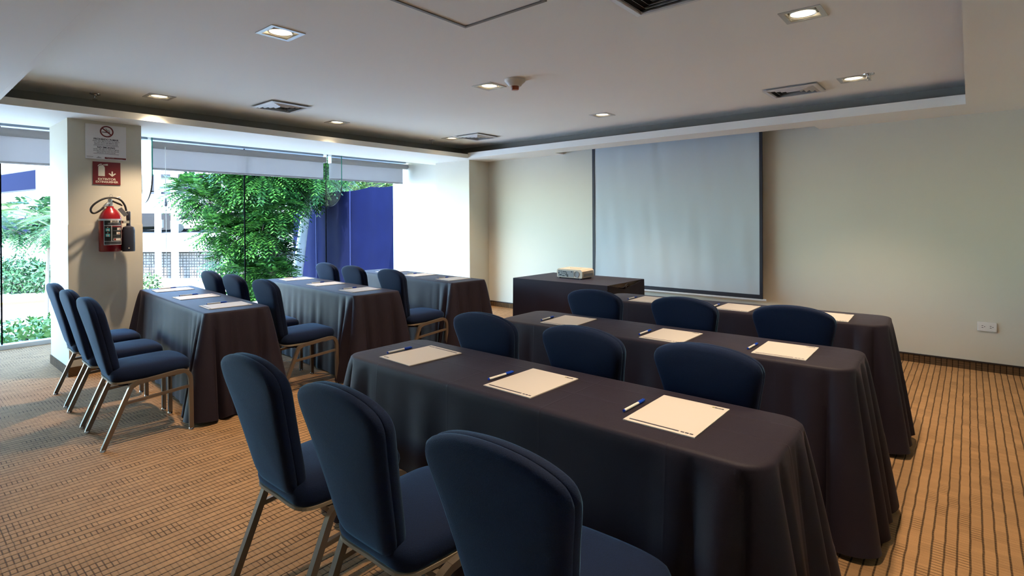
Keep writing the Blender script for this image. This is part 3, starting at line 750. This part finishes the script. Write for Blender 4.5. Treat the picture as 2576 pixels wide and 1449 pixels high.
for sx_ in (-1, 1):
    for sy in (-1, 1): MB().tube([(sx_*(a-.08), sy*(b-.08), 0), (sx_*(a-.08), sy*(b-.08), .70)], .016, 8).build('leg', M_BLACKG, t)

# projector
t = thing('projector', 'cream video projector on the boxed black table', 'projector', (-3.335, 5.03, .748), R(-2))
M_PJ = mat('projector_cream', lin(222, 204, 180), .45); M_PJG = mat('projector_grey', lin(150, 148, 146), .5)
prof = [(-.165, .012), (.165, .012), (.172, .03), (.172, .085), (.15, .104), (-.15, .104), (-.166, .092)]
m = MB(); rs = []
for y, sc_, dz in ((-.118, 1.0, 0), (-.112, 1.01, 0), (.09, 1.0, .006), (.12, .95, .004), (.13, .88, -.004)):
    rs.append([Vector((x*sc_, y, (z-.055)*(1 if y < .1 else .9)+.055+dz)) for x, z in prof])
m.rings(rs).build('case', M_PJ, t, smooth=35)
MB().box(-.150, .060, -.1215, -.117, .020, .088).build('connector_panel', M_PJG, t)
for x, z, w_, h_ in [(-.135, .078, .016, .006), (-.105, .078, .02, .006), (-.06, .076, .05, .007), (.035, .078, .012, .010), (-.138, .058, .014, .014), (-.10, .058, .008, .008), (-.08, .058, .008, .008), (-.06, .058, .008, .008), (-.035, .060, .02, .01), (-.115, .038, .03, .010), (-.03, .042, .035, .010), (-.075, .030, .03, .008), (-.02, .028, .02, .012)]:
    MB().box(x-w_/2, x+w_/2, -.1235, -.121, z-h_/2, z+h_/2).build('port', M_BLACK, t)
MB().lathe([(.034, -.001), (.034, .004), (.029, .004), (.027, .001), (.001, .001)], n=28, M=Matrix.Translation((.100, -.1185, .054)) @ Matrix.Rotation(PI/2, 4, 'X'), cap0=False).build('fan_grille', M_PJG, t, smooth=True)
MB().box(.171, .174, -.09, .08, .03, .06).build('side_vent', M_PJG, t)
for x, y in ((-.14, -.10), (.14, -.10), (0, .09)): MB().lathe([(.001, 0), (.012, 0), (.010, .013), (.001, .013)], c=(x, y, 0), n=12).build('foot', M_BLACK, t)
MB().lathe([(.001, 0), (.036, 0), (.036, .02), (.028, .02), (.026, .010), (.001, .008)], n=24, M=Matrix.Translation((-.07, .122, .055)) @ Matrix.Rotation(-PI/2, 4, 'X')).build('lens', M_BLACKG, t, smooth=True)
MB().box(-.06, .06, -.02, .05, .1075, .112).build('top_keys', M_PJ, t, bevel=.002)

# ------------------------------------------------------------------ note pads and pens
def make_pad():
    t = thing('note_pad', '', 'notepad')
    MB().box(-.118, .118, -.155, .155, 0, .0035).build('sheets', M_PAPER, t)
    MB().box(-.104, .062, -.140, -.133, .0035, .0038).build('printed_bar', M_INK, t)
    for x in (.068, .082, .096): MB().box(x, x+.011, -.140, -.133, .0035, .0038).build('printed_bar', M_INK, t)
    lg = MB().box(.074, .104, .133, .141, .0035, .0038).build('logo', M_INK, t)
    MB().box(.0655, .0725, .134, .141, .0035, .00385).build('logo_mark', mat('logo_olive', lin(120, 120, 40), .6), t)
    MB().box(.082, .098, .1365, .1378, .0038, .0040).build('logo_text', M_PAPER, lg)
    return t
def make_pen():
    t = thing('pen', '', 'pen')
    Mp = Matrix.Translation((0, 0, .0055)) @ Matrix.Rotation(-PI/2, 4, 'X')
    MB().lathe([(.001, -.070), (.0045, -.070), (.005, -.066), (.005, .030), (.001, .030)], n=10, M=Mp).build('barrel', M_PENW, t, smooth=True)
    MB().lathe([(.001, .026), (.0058, .027), (.0056, .062), (.0035, .074), (.001, .075)], n=10, M=Mp).box(-.0012, .0012, .028, .066, .0105, .0125).build('cap', M_PENB, t, smooth=True)
    MB().lathe([(.001, -.074), (.0045, -.074), (.0048, -.069), (.001, -.069)], n=10, M=Mp).build('end_plug', M_PENB, t, smooth=True)
    return t
TB = {'R1': 'nearest right-hand table', 'R2': 'middle right-hand table', 'R3': 'farthest right-hand table', 'L1': 'nearest glass-side table', 'L2': 'middle glass-side table', 'L3': 'farthest glass-side table'}
PADS = [('R1', 'c', -.74, 1.72, 0, 0), ('R1', 'b', -1.335, 1.695, -1, 0), ('R1', 'a', -2.015, 1.70, -3, 1), ('R2', 'c', -.69, 2.89, 1, 0), ('R2', 'b', -1.265, 2.86, 0, 0), ('R2', 'a', -1.955, 2.87, 4, 0),
        ('R3', 'c', -.70, 4.06, 2, 0), ('R3', 'b', -1.29, 4.06, 0, 0), ('R3', 'a', -1.955, 4.03, 2, 0),
        ('L1', 'c', -4.39, 1.76, -4, 0), ('L1', 'b', -5.085, 1.80, -3, 1), ('L1', 'a', -5.79, 1.845, -6, 1), ('L2', 'c', -4.365, 2.95, -2, 0), ('L2', 'b', -5.04, 3.00, -5, 0), ('L2', 'a', -5.73, 3.055, -7, 1),
        ('L3', 'c', -4.345, 4.13, -3, 0), ('L3', 'b', -4.965, 4.18, -5, 0), ('L3', 'a', -5.60, 4.245, -5, 0)]
POS = {'R': {'a': 'left', 'b': 'middle', 'c': 'right'}, 'L': {'a': 'left', 'b': 'middle', 'c': 'right'}}
pad0, pen0 = make_pad(), make_pen()
LOGOLESS = []
for i, (tb, k, x, y, a, fl) in enumerate(PADS):
    o = pad0 if i == 0 else copy_tree(pad0); p = pen0 if i == 0 else copy_tree(pen0)
    r = R(a); o.location = (x, y, .7485); o.rotation_euler = (0, 0, r+(PI if fl else 0))
    o['label'] = 'white note pad at the %s place of the %s' % (POS[tb[0]][k], TB[tb]); o['group'] = 'white note pads'
    dx, dy = -.148, -.018
    p.location = (x+dx*math.cos(r)-dy*math.sin(r), y+dx*math.sin(r)+dy*math.cos(r), .7485); p.rotation_euler = (0, 0, r+R(random.uniform(-3, 3)))
    p['label'] = 'white pen with blue cap at the %s place of the %s' % (POS[tb[0]][k], TB[tb]); p['group'] = 'white pens with blue caps'

# ------------------------------------------------------------------ outside
GZ = -2.9
TH = YAW; gR = Vector((math.cos(TH), math.sin(TH), 0)); gF = Vector((-math.sin(TH), math.cos(TH), 0))
def leafmat(name, c0, c1):
    m = bpy.data.materials.new(name); m.use_nodes = True; t = m.node_tree; b = t.nodes['Principled BSDF']
    oi = t.nodes.new('ShaderNodeNewGeometry'); r = t.nodes.new('ShaderNodeValToRGB')
    r.color_ramp.elements[0].color = c0; r.color_ramp.elements[1].color = c1
    t.links.new(oi.outputs['Random Per Island'], r.inputs[0]); t.links.new(r.outputs[0], b.inputs['Base Color'])
    b.inputs['Roughness'].default_value = .5; b.inputs['Specular IOR Level'].default_value = .3
    return m
M_LEAF = leafmat('neem_leaf', lin(8, 44, 14), lin(62, 108, 36))
M_LEAF2 = leafmat('hedge_leaf', lin(28, 62, 24), lin(92, 116, 54))
M_LEAF4 = leafmat('brightened_hedge_leaf', lin(52, 104, 40), lin(165, 196, 110))  # greens raised to offset the building's shade on the near hedge
M_LEAF3 = leafmat('young_leaf', lin(22, 56, 30), lin(66, 98, 56))
M_TRUNK = mat('bark', lin(95, 80, 66), .9, bump=.5, bscale=30)
M_PTRUNK = mat('whitewashed_bark', lin(205, 208, 205), .85, bump=.5, bscale=25, var=.1)
M_FAC = mat('white_render', lin(150, 146, 143), .8, var=.02)
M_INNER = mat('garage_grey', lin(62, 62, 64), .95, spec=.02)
M_YEL = mat('safety_yellow', lin(225, 170, 40), .6)
M_BLUEM = mat('blue_mesh', lin(8, 12, 38), .95, spec=.04, bump=.4, bscale=220, var=.12, vscale=2.5)

struct(MB().box(-120, -9.9, -60, 120, GZ-.2, GZ).build('floor_street', mat('asphalt', lin(205, 198, 190), .9, var=.05, vscale=.6)))
# raised planter just outside the glass
plt = struct(MB().box(-9.9, XW-.06, YB-1, 12, GZ, -.06).build('trim_2', mat('planter_render', lin(190, 185, 178), .9)))

def frond(m, base, d, up, ln, npair, lw, ll, droop, rnd):
    # pinnate leaf : leaflets as folded quads along a drooping rachis
    d = d.normalized(); sd = d.cross(up).normalized()
    for k in range(npair):
        u = (k+.6)/npair
        p = base+d*(ln*u)-Vector((0, 0, droop*ln*u*u))
        for s_ in (-1, 1):
            q = (sd*s_+d*.55-Vector((0, 0, .35+rnd.uniform(-.15, .15)))).normalized()
            l_ = ll*(1-.45*abs(u-.4)); wv = d*(lw*.5)
            a_ = p; b_ = p+q*l_*.45+wv; c_ = p+q*l_; e_ = p+q*l_*.45-wv
            m.add([a_, b_, c_, e_], [(0, 1, 2, 3)])
def neem(name, label, clumps, trunk, leaf, nf, seed, cat='tree', ln=.42, ll=.11, lw=.035, npair=8, bark=M_TRUNK, rt=.1):
    rnd = random.Random(seed); base = trunk[0]
    t = thing(name, label, cat, base)
    m = MB()
    tot = sum(r*r for c, r in clumps)
    for c, r in clumps:
        for _ in range(int(nf*r*r/tot)):
            v = Vector((rnd.gauss(0, 1), rnd.gauss(0, 1), rnd.gauss(0, 1))).normalized()*r*rnd.uniform(.35, 1.0)**.6
            v.z *= .8
            d = (v.normalized()+Vector((rnd.uniform(-.6, .6), rnd.uniform(-.6, .6), rnd.uniform(-.3, .3)))).normalized()
            frond(m, c-base+v*.8, d, Vector((0, 0, 1)) if abs(d.z) < .9 else Vector((1, 0, 0)), ln*rnd.uniform(.7, 1.15), npair, lw, ll, .35, rnd)
    m.build('foliage', leaf, t, kind='stuff', flip=False)
    tp = [p-base for p in trunk]
    cv = crom(tp, 5); n_ = len(cv)
    MB().tube(cv, [rt*(1-.55*i/n_) for i in range(n_)], 10).build('trunk', bark, t, smooth=True)
    m = MB()
    for c, r in clumps:
        j = rnd.randrange(n_//2, n_); e = c-base
        m.tube(crom([cv[j], (cv[j]+e)/2+Vector((0, 0, .1)), e], 3), [rt*.28, rt*.25, rt*.2, rt*.17, rt*.15, rt*.1, rt*.06], 5)
    m.build('branches', M_TRUNK, t, smooth=True)
    return t
rn = random.Random(4)
D0 = 13.0
cl = [(a_, b_, r_) for a_, b_, r_ in [(478, 480, 40), (520, 505, 42), (560, 470, 48), (610, 450, 50), (660, 440, 55), (720, 450, 55), (765, 470, 40), (560, 530, 32), (640, 500, 55), (700, 520, 50), (712, 530, 34), (620, 550, 38),
      (660, 580, 50), (550, 580, 42), (600, 600, 45), (690, 590, 42), (702, 640, 34), (640, 640, 52), (565, 655, 34), (610, 690, 42), (680, 690, 50), (706, 690, 26), (650, 730, 50), (590, 740, 40), (700, 430, 60), (600, 410, 60), (790, 430, 55), (640, 780, 60)]]
clumps = [(at(a_, b_, D0+rn.uniform(-.9, .9)), .8*r_*D0/1361.4) for a_, b_, r_ in cl]
tb_ = at(690, 860, D0); tb_.z = GZ
neem('neem_tree', 'leafy green neem tree just outside the glass wall', clumps, [tb_, at(688, 760, D0), at(690, 640, D0), at(680, 540, D0), at(670, 440, D0)], M_LEAF, 4200, 11, rt=.12, ln=.44, ll=.14, lw=.05, npair=7)
b2 = at(742, 900, 14.6); b2.z = GZ
cl2 = [(at(a_, b_, 14.8+rn.uniform(-.4, .4)), r_*14.8/1361.4) for a_, b_, r_ in [(765, 470, 50), (800, 455, 42), (830, 430, 50), (740, 440, 50)]]
neem('whitewashed_tree', 'tree with whitewashed trunk standing against the blue fence screen', cl2, [b2, at(746, 720, 14.6), at(755, 640, 14.6), at(766, 560, 14.6), at(776, 490, 14.6), at(780, 440, 14.6)], M_LEAF, 700, 13, bark=M_PTRUNK, rt=.17, ln=.46, ll=.15, lw=.055, npair=7)
# tree tops behind the blue screen
cl3 = [(at(a_, b_, 22+rn.uniform(-1, 1)), r_*22/1361.4) for a_, b_, r_ in [(830, 455, 50), (880, 465, 50), (940, 462, 50), (1000, 455, 50), (1040, 450, 45), (900, 420, 60), (980, 410, 60)]]
b3 = at(930, 900, 22); b3.z = GZ
neem('background_tree', 'pale green tree crown showing above the blue fence screen', cl3, [b3, at(932, 600, 22), at(935, 480, 22)], M_LEAF2, 700, 17, rt=.2, ln=.6, ll=.2, lw=.07)
# young street tree at the left
cl4 = [(at(a_, b_, 24+rn.uniform(-.5, .5)), r_*24/1361.4) for a_, b_, r_ in [(60, 515, 16), (95, 512, 20), (120, 525, 22), (140, 515, 20), (125, 548, 20), (20, 575, 30), (55, 580, 26), (85, 575, 26), (120, 580, 28), (150, 570, 30), (100, 595, 18), (-10, 560, 40), (170, 540, 40)]]
b4 = at(118, 800, 24); b4.z = GZ
neem('young_tree', 'slim young street tree with layered crown seen left of the column', cl4, [b4, at(119, 700, 24), at(122, 620, 24), at(122, 540, 24)], M_LEAF3, 420, 19, rt=.085, ln=.5, ll=.26, lw=.12, npair=5)

def shrub(name, label, boxes, leaf, n, size, seed, cat='hedge', group=None):
    rnd = random.Random(seed)
    c0 = boxes[0][0]; base = Vector((c0.x, c0.y, boxes[0][2]))
    t = thing(name, label, cat, base, group=group)
    m = MB(); st = MB()
    for (c, r, z0) in boxes:
        for _ in range(n):
            v = Vector((rnd.gauss(0, 1), rnd.gauss(0, 1), rnd.gauss(0, 1))).normalized()*rnd.uniform(.6, 1.02)
            p = Vector((c.x+v.x*r.x, c.y+v.y*r.y, max(z0, c.z+v.z*r.z)))-base
            a_ = Vector((rnd.gauss(0, 1), rnd.gauss(0, 1), rnd.gauss(0, 1))).normalized(); b_ = a_.cross(v).normalized()
            s_ = size*rnd.uniform(.6, 1.2)
            m.add([p-a_*s_, p+b_*s_*.4, p+a_*s_, p-b_*s_*.4], [(0, 1, 2, 3)])
        st.tube([Vector((c.x, c.y, z0))-base, c-base], .02, 5)
    m.build('foliage', leaf, t, kind='stuff', flip=False); st.build('stems', M_TRUNK, t)
    return t
bx = []
for k in range(4, 16):
    y = -2.2+k*.34
    bx.append((Vector((-8.85+rn.uniform(-.1, .1), y, .02)), Vector((.52, .34, .26+rn.uniform(-.04, .05))), -.06))
shrub('hedge', 'low light green hedge right outside the left glass pane', bx, M_LEAF4, 420, .045, 23)
bx = []
for k in range(9):
    c = at(-40+k*24, 700, 33+rn.uniform(-.6, .6)); c.z = GZ+1.0
    bx.append((c, Vector((.95, .95, 1.15+rn.uniform(-.2, .35))), GZ))
shrub('hedge', 'tall hedge across the street at the far left, in front of the white ramp', bx, M_LEAF3, 420, .16, 29)
c = at(376, 712, 11); shrub('shrub', 'small bush at the foot of the block wall, right of the column', [(Vector((c.x, c.y, .1)), Vector((.24, .24, .26)), -.06)], M_LEAF2, 420, .04, 31, 'shrub')
# kerb and pavements
def strip(name, label, p0, p1, w_, h_, m_, cat):
    d = (p1-p0); ln = d.length; a_ = math.atan2(d.y, d.x)
    o = MB().box(0, ln, -w_/2, w_/2, 0, h_).build(name, m_)
    o.location = p0; o.rotation_euler = (0, 0, a_); return tag(o, label, cat)
p0 = at(-80, 780, 27.4); p1 = at(260, 745, 30.5); p0.z = p1.z = GZ
strip('yellow_kerb', 'yellow painted kerb line across the street at left', p0, p1, .16, .12, M_YEL, 'kerb')
p0 = at(480, 712, 37.5); p1 = at(640, 712, 37.5); p0.z = p1.z = GZ
strip('yellow_kerb', 'yellow kerb at the foot of the block wall', p0, p1, .2, .12, M_YEL, 'kerb')

# parking garage
DG = 40.0; K = DG/1361.4
GO = EYE+gF*DG
def gu(px): return (px-CXP)*K
def gz(py): return EYE.z+(CYP-py)*K
t = t_gar = thing('parking_garage', 'white multi-storey parking garage with a sloping ramp across the street', 'building', (GO.x, GO.y, 0), TH)
u0, u1 = gu(150), gu(720)
def gb(n, px0, px1, py0, py1, d0, d1, m_, par=None): return MB().box(gu(px0), gu(px1), d0, d1, gz(py1), gz(py0)).build(n, m_, par or t)
gb('parapet_band', 160, 900, 300, 440, 0, .3, M_FAC); gb('parapet_band', 160, 900, 490, 538, 0, .3, M_FAC); gb('parapet_band', 160, 900, 588, 632, 0, .3, M_FAC)
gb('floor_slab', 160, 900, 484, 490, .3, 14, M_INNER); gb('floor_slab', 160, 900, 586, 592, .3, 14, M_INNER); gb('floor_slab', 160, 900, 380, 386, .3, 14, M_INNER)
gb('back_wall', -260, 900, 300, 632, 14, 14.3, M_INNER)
for a_, b_ in ((392, 403), (433, 446), (560, 574), (650, 664)):
    gb('column', a_, b_, 300, 708, -.15, .15, M_FAC)
for px_, d_ in ((478, 4.0), (408, 6.0), (560, 6), (372, 8)):
    c = MB().box(gu(px_), gu(px_)+.45, d_, d_+.45, gz(586), gz(490)).build('inner_pillar', M_INNER, t)
    MB().box(gu(px_)-.01, gu(px_)+.46, d_-.01, d_+.46, gz(573), gz(568)).build('stripe', M_YEL, c); MB().box(gu(px_)-.01, gu(px_)+.46, d_-.01, d_+.46, gz(583), gz(578)).build('stripe', M_YEL, c)
gb('glass_box', 357, 390, 540, 586, .1, .12, M_GLASS); gb('booth_wall', 366, 386, 554, 575, 1.0, 1.2, M_FAC); gb('dark_panel', 350, 392, 441, 489, 2.0, 2.1, mat('dark_glass', lin(60, 80, 90), .2)); gb('dark_panel', 446, 600, 441, 470, 5.0, 5.1, M_INNER)
gb('dark_panel', 402, 412, 441, 489, 2.0, 2.1, M_INNER)
gb('louvre_slat', 365, 392, 470, 473, 1.9, 2.0, M_FAC); gb('louvre_slat', 365, 392, 479, 482, 1.9, 2.0, M_FAC)
gb('ceiling_pipe', 445, 600, 548, 550, 3, 3.1, M_INNER)
# block wall below
bw = thing('block_wall', 'low wall of rough grey-brown blocks below the garage', 'wall', (GO.x, GO.y, 0), TH)
m = MB(); rb = random.Random(5); bwid, bh = .40, .215
M_BLOCK = mat('split_block', lin(100, 92, 85), .9, bump=.8, bscale=9, var=.15, vscale=2); M_MORT = mat('mortar', lin(46, 43, 41), .9)
nr = int((gz(633)-GZ)/bh)
MB().box(gu(330), gu(720), 1.06, 1.3, GZ, GZ+nr*bh+.05).build('mortar', M_MORT, bw)
x = gu(330); cnt = 0
while x < gu(650):
    wd = rb.choice((.14, .2, .2, .26))
    for r_ in range(nr):
        d = rb.uniform(-.03, .03); z = GZ+r_*bh
        m.add([(x, 1.06, z), (x+wd-.025, 1.06, z), (x+wd-.025, 1.06, z+bh-.025), (x, 1.06, z+bh-.025), (x+.02, 1.0+d, z+.02), (x+wd-.045, 1.0+d+rb.uniform(-.02, .02), z+.02), (x+wd-.045, 1.0+d+rb.uniform(-.02, .02), z+bh-.045), (x+.02, 1.0+d, z+bh-.045)],
              [(4, 5, 6, 7), (0, 1, 5, 4), (1, 2, 6, 5), (2, 3, 7, 6), (3, 0, 4, 7)])
    x += wd
m.build('blocks', M_BLOCK, bw, kind='stuff')
# sloping ramp building seen left of the column
t2 = t_gar
def band(n, px0, y0a, y0b, px1, y1a, y1b, d0, d1, m_):
    v = []
    for d in (d0, d1):
        v += [(gu(px0), d, gz(y0b)), (gu(px1), d, gz(y1b)), (gu(px1), d, gz(y1a)), (gu(px0), d, gz(y0a))]
    return MB().add(v, [(0, 1, 2, 3), (7, 6, 5, 4), (0, 4, 5, 1), (1, 5, 6, 2), (2, 6, 7, 3), (3, 7, 4, 0)]).build(n, m_, t2)
band('ramp_band', -120, 330, 455, 185, 300, 412, 0, .3, M_FAC)
band('ramp_band', -120, 498, 565, 185, 470, 535, 0, .3, M_FAC)
band('ramp_band', -120, 622, 700, 185, 578, 690, 0, .3, M_FAC)
band('ramp_floor', -120, 492, 498, 185, 465, 471, .3, 10, M_INNER); band('ramp_floor', -120, 616, 622, 185, 574, 580, .3, 10, M_INNER)
band('ramp_back', -450, 330, 700, -30, 300, 690, 8, 8.3, mat('ramp_shade', lin(26, 30, 48), .95, spec=.02))  # dark blue of the back wall stands in for deep shade inside the ramp
for a_, b_ in ((97, 120),): MB().box(gu(a_), gu(b_), -.2, .6, gz(700), gz(400)).build('ramp_column', M_FAC, t2)
c = MB().box(gu(75), gu(95), 2.0, 2.6, gz(484), gz(425)).build('ramp_pillar', M_INNER, t2); MB().box(gu(75)-.02, gu(95)+.02, 1.97, 2.63, gz(481), gz(477)).build('stripe', M_YEL, c)

# parked car
p = GO+gR*gu(462)+gF*2.4
t = thing('parked_car', 'silver car parked inside the white garage', 'car', (p.x, p.y, gz(586)), TH)
side_ = [(-2.0, .25), (2.0, .25), (2.05, .6), (1.9, .82), (1.0, .92), (.45, 1.38), (-.9, 1.42), (-1.6, .95), (-2.0, .85)]
m = MB(); m.rings([[(x*.99, y, z) for x, z in side_] for y in (-.82, .82)]); m.build('body', mat('car_silver', lin(190, 192, 196), .3, metal=.5), t)
MB().add([(.92, -.83, .93), (.42, -.83, 1.32), (-.15, -.83, 1.34), (-.15, -.83, .93)], [(0, 1, 2, 3)]).add([(-.22, -.83, .93), (-.22, -.83, 1.34), (-.85, -.83, 1.35), (-1.4, -.83, .95)], [(0, 1, 2, 3)]).build('side_window', M_DARK, t)
for x in (-1.25, 1.25):
    for y in (-.75, .75): MB().lathe([(.001, -.1), (.31, -.1), (.31, .1), (.001, .1)], n=18, M=Matrix.Translation((x, y, .31)) @ Matrix.Rotation(PI/2, 4, 'X')).build('wheel', M_BLACK, t)

# blue privacy screen fence : runs from near the building end out and away
fa = at(738, 640, 17.5); fb = at(1034, 640, 10.6); fa.z = fb.z = 0
t = thing('privacy_fence', 'tall royal blue mesh privacy screen outside the far end of the glass', 'fence', fa)
d = fb-fa; ln = d.length; dn = d.normalized(); nn = Vector((-dn.y, dn.x, 0))
zt0, zt1 = 1.4+(CYP-498)*17.5/FPX, 1.4+(CYP-462)*10.6/FPX
m = MB(); nu, nv = 70, 24
for j in range(nv+1):
    for i in range(nu+1):
        u = i/nu; s_ = u*ln; zt_ = zt0+(zt1-zt0)*u-.05*abs(math.sin(u*PI*4))
        z = GZ+(zt_-GZ)*j/nv
        off = .020*math.sin(s_*2.1+z*.4)+.012*math.sin(s_*5.3)+.008*math.sin(z*6+s_)
        m.v.append(tuple(dn*s_+nn*off+Vector((0, 0, z))))
for j in range(nv):
    for i in range(nu): q = j*(nu+1)+i; m.f.append((q, q+1, q+nu+2, q+nu+1))
m.build('mesh_fabric', M_BLUEM, t, smooth=True)
for k in range(5):
    pz = dn*(ln*k/4)+nn*.10
    MB().tube([pz+Vector((0, 0, GZ)), pz+Vector((0, 0, zt0+(zt1-zt0)*k/4-.05))], .03, 8).build('post', M_ALU, t)
for k in (.30, .62, .93):
    pz = dn*(ln*k)-nn*.035
    MB().tube([pz+Vector((0, 0, GZ)), pz+Vector((0, 0, zt0+(zt1-zt0)*k-.04))], .010, 4, square=True).build('seam', mat('blue_seam', lin(22, 32, 76), .8), t)
# palms
def palm(label, base, h, n, ln, seed):
    rnd = random.Random(seed)
    t = thing('palm_tree', label, 'palm', base)
    MB().tube([(0, 0, 0), (.05, 0, h*.5), (0, .05, h)], [.16, .13, .11], 10).build('trunk', M_TRUNK, t, smooth=True)
    for k in range(n):
        a_ = 2*PI*k/n+rnd.uniform(-.2, .2); el = rnd.uniform(-.1, .8)
        d = Vector((math.cos(a_)*math.cos(el), math.sin(a_)*math.cos(el), math.sin(el)))
        m = MB(); b0 = Vector((0, .05, h)); sd = d.cross(Vector((0, 0, 1))).normalized()
        pts = [b0+d*(ln*u)-Vector((0, 0, .55*ln*u*u)) for u in [i/8 for i in range(9)]]
        m.tube(pts, [.02*(1-.1*i) for i in range(9)], 4)
        for i in range(26):
            u = (i+2)/28; p_ = b0+d*(ln*u)-Vector((0, 0, .55*ln*u*u))
            for s_ in (-1, 1):
                q = (sd*s_+d*.7-Vector((0, 0, .4))).normalized(); l_ = .55*math.sin(PI*min(1, u*.9+.1))+.1
                m.add([p_-d*.015, p_+q*l_, p_+d*.02], [(0, 1, 2)])
        m.build('frond', M_LEAF2, t, flip=False)
b = at(-30, 700, 20); b.z = GZ; palm('palm with drooping fronds at the left edge, in front of the ramp', b, 4.6, 15, 1.9, 41)
b = at(190, 700, 20); b.z = GZ; palm('palm mostly hidden behind the extinguisher column', b, 4.4, 15, 1.9, 43)
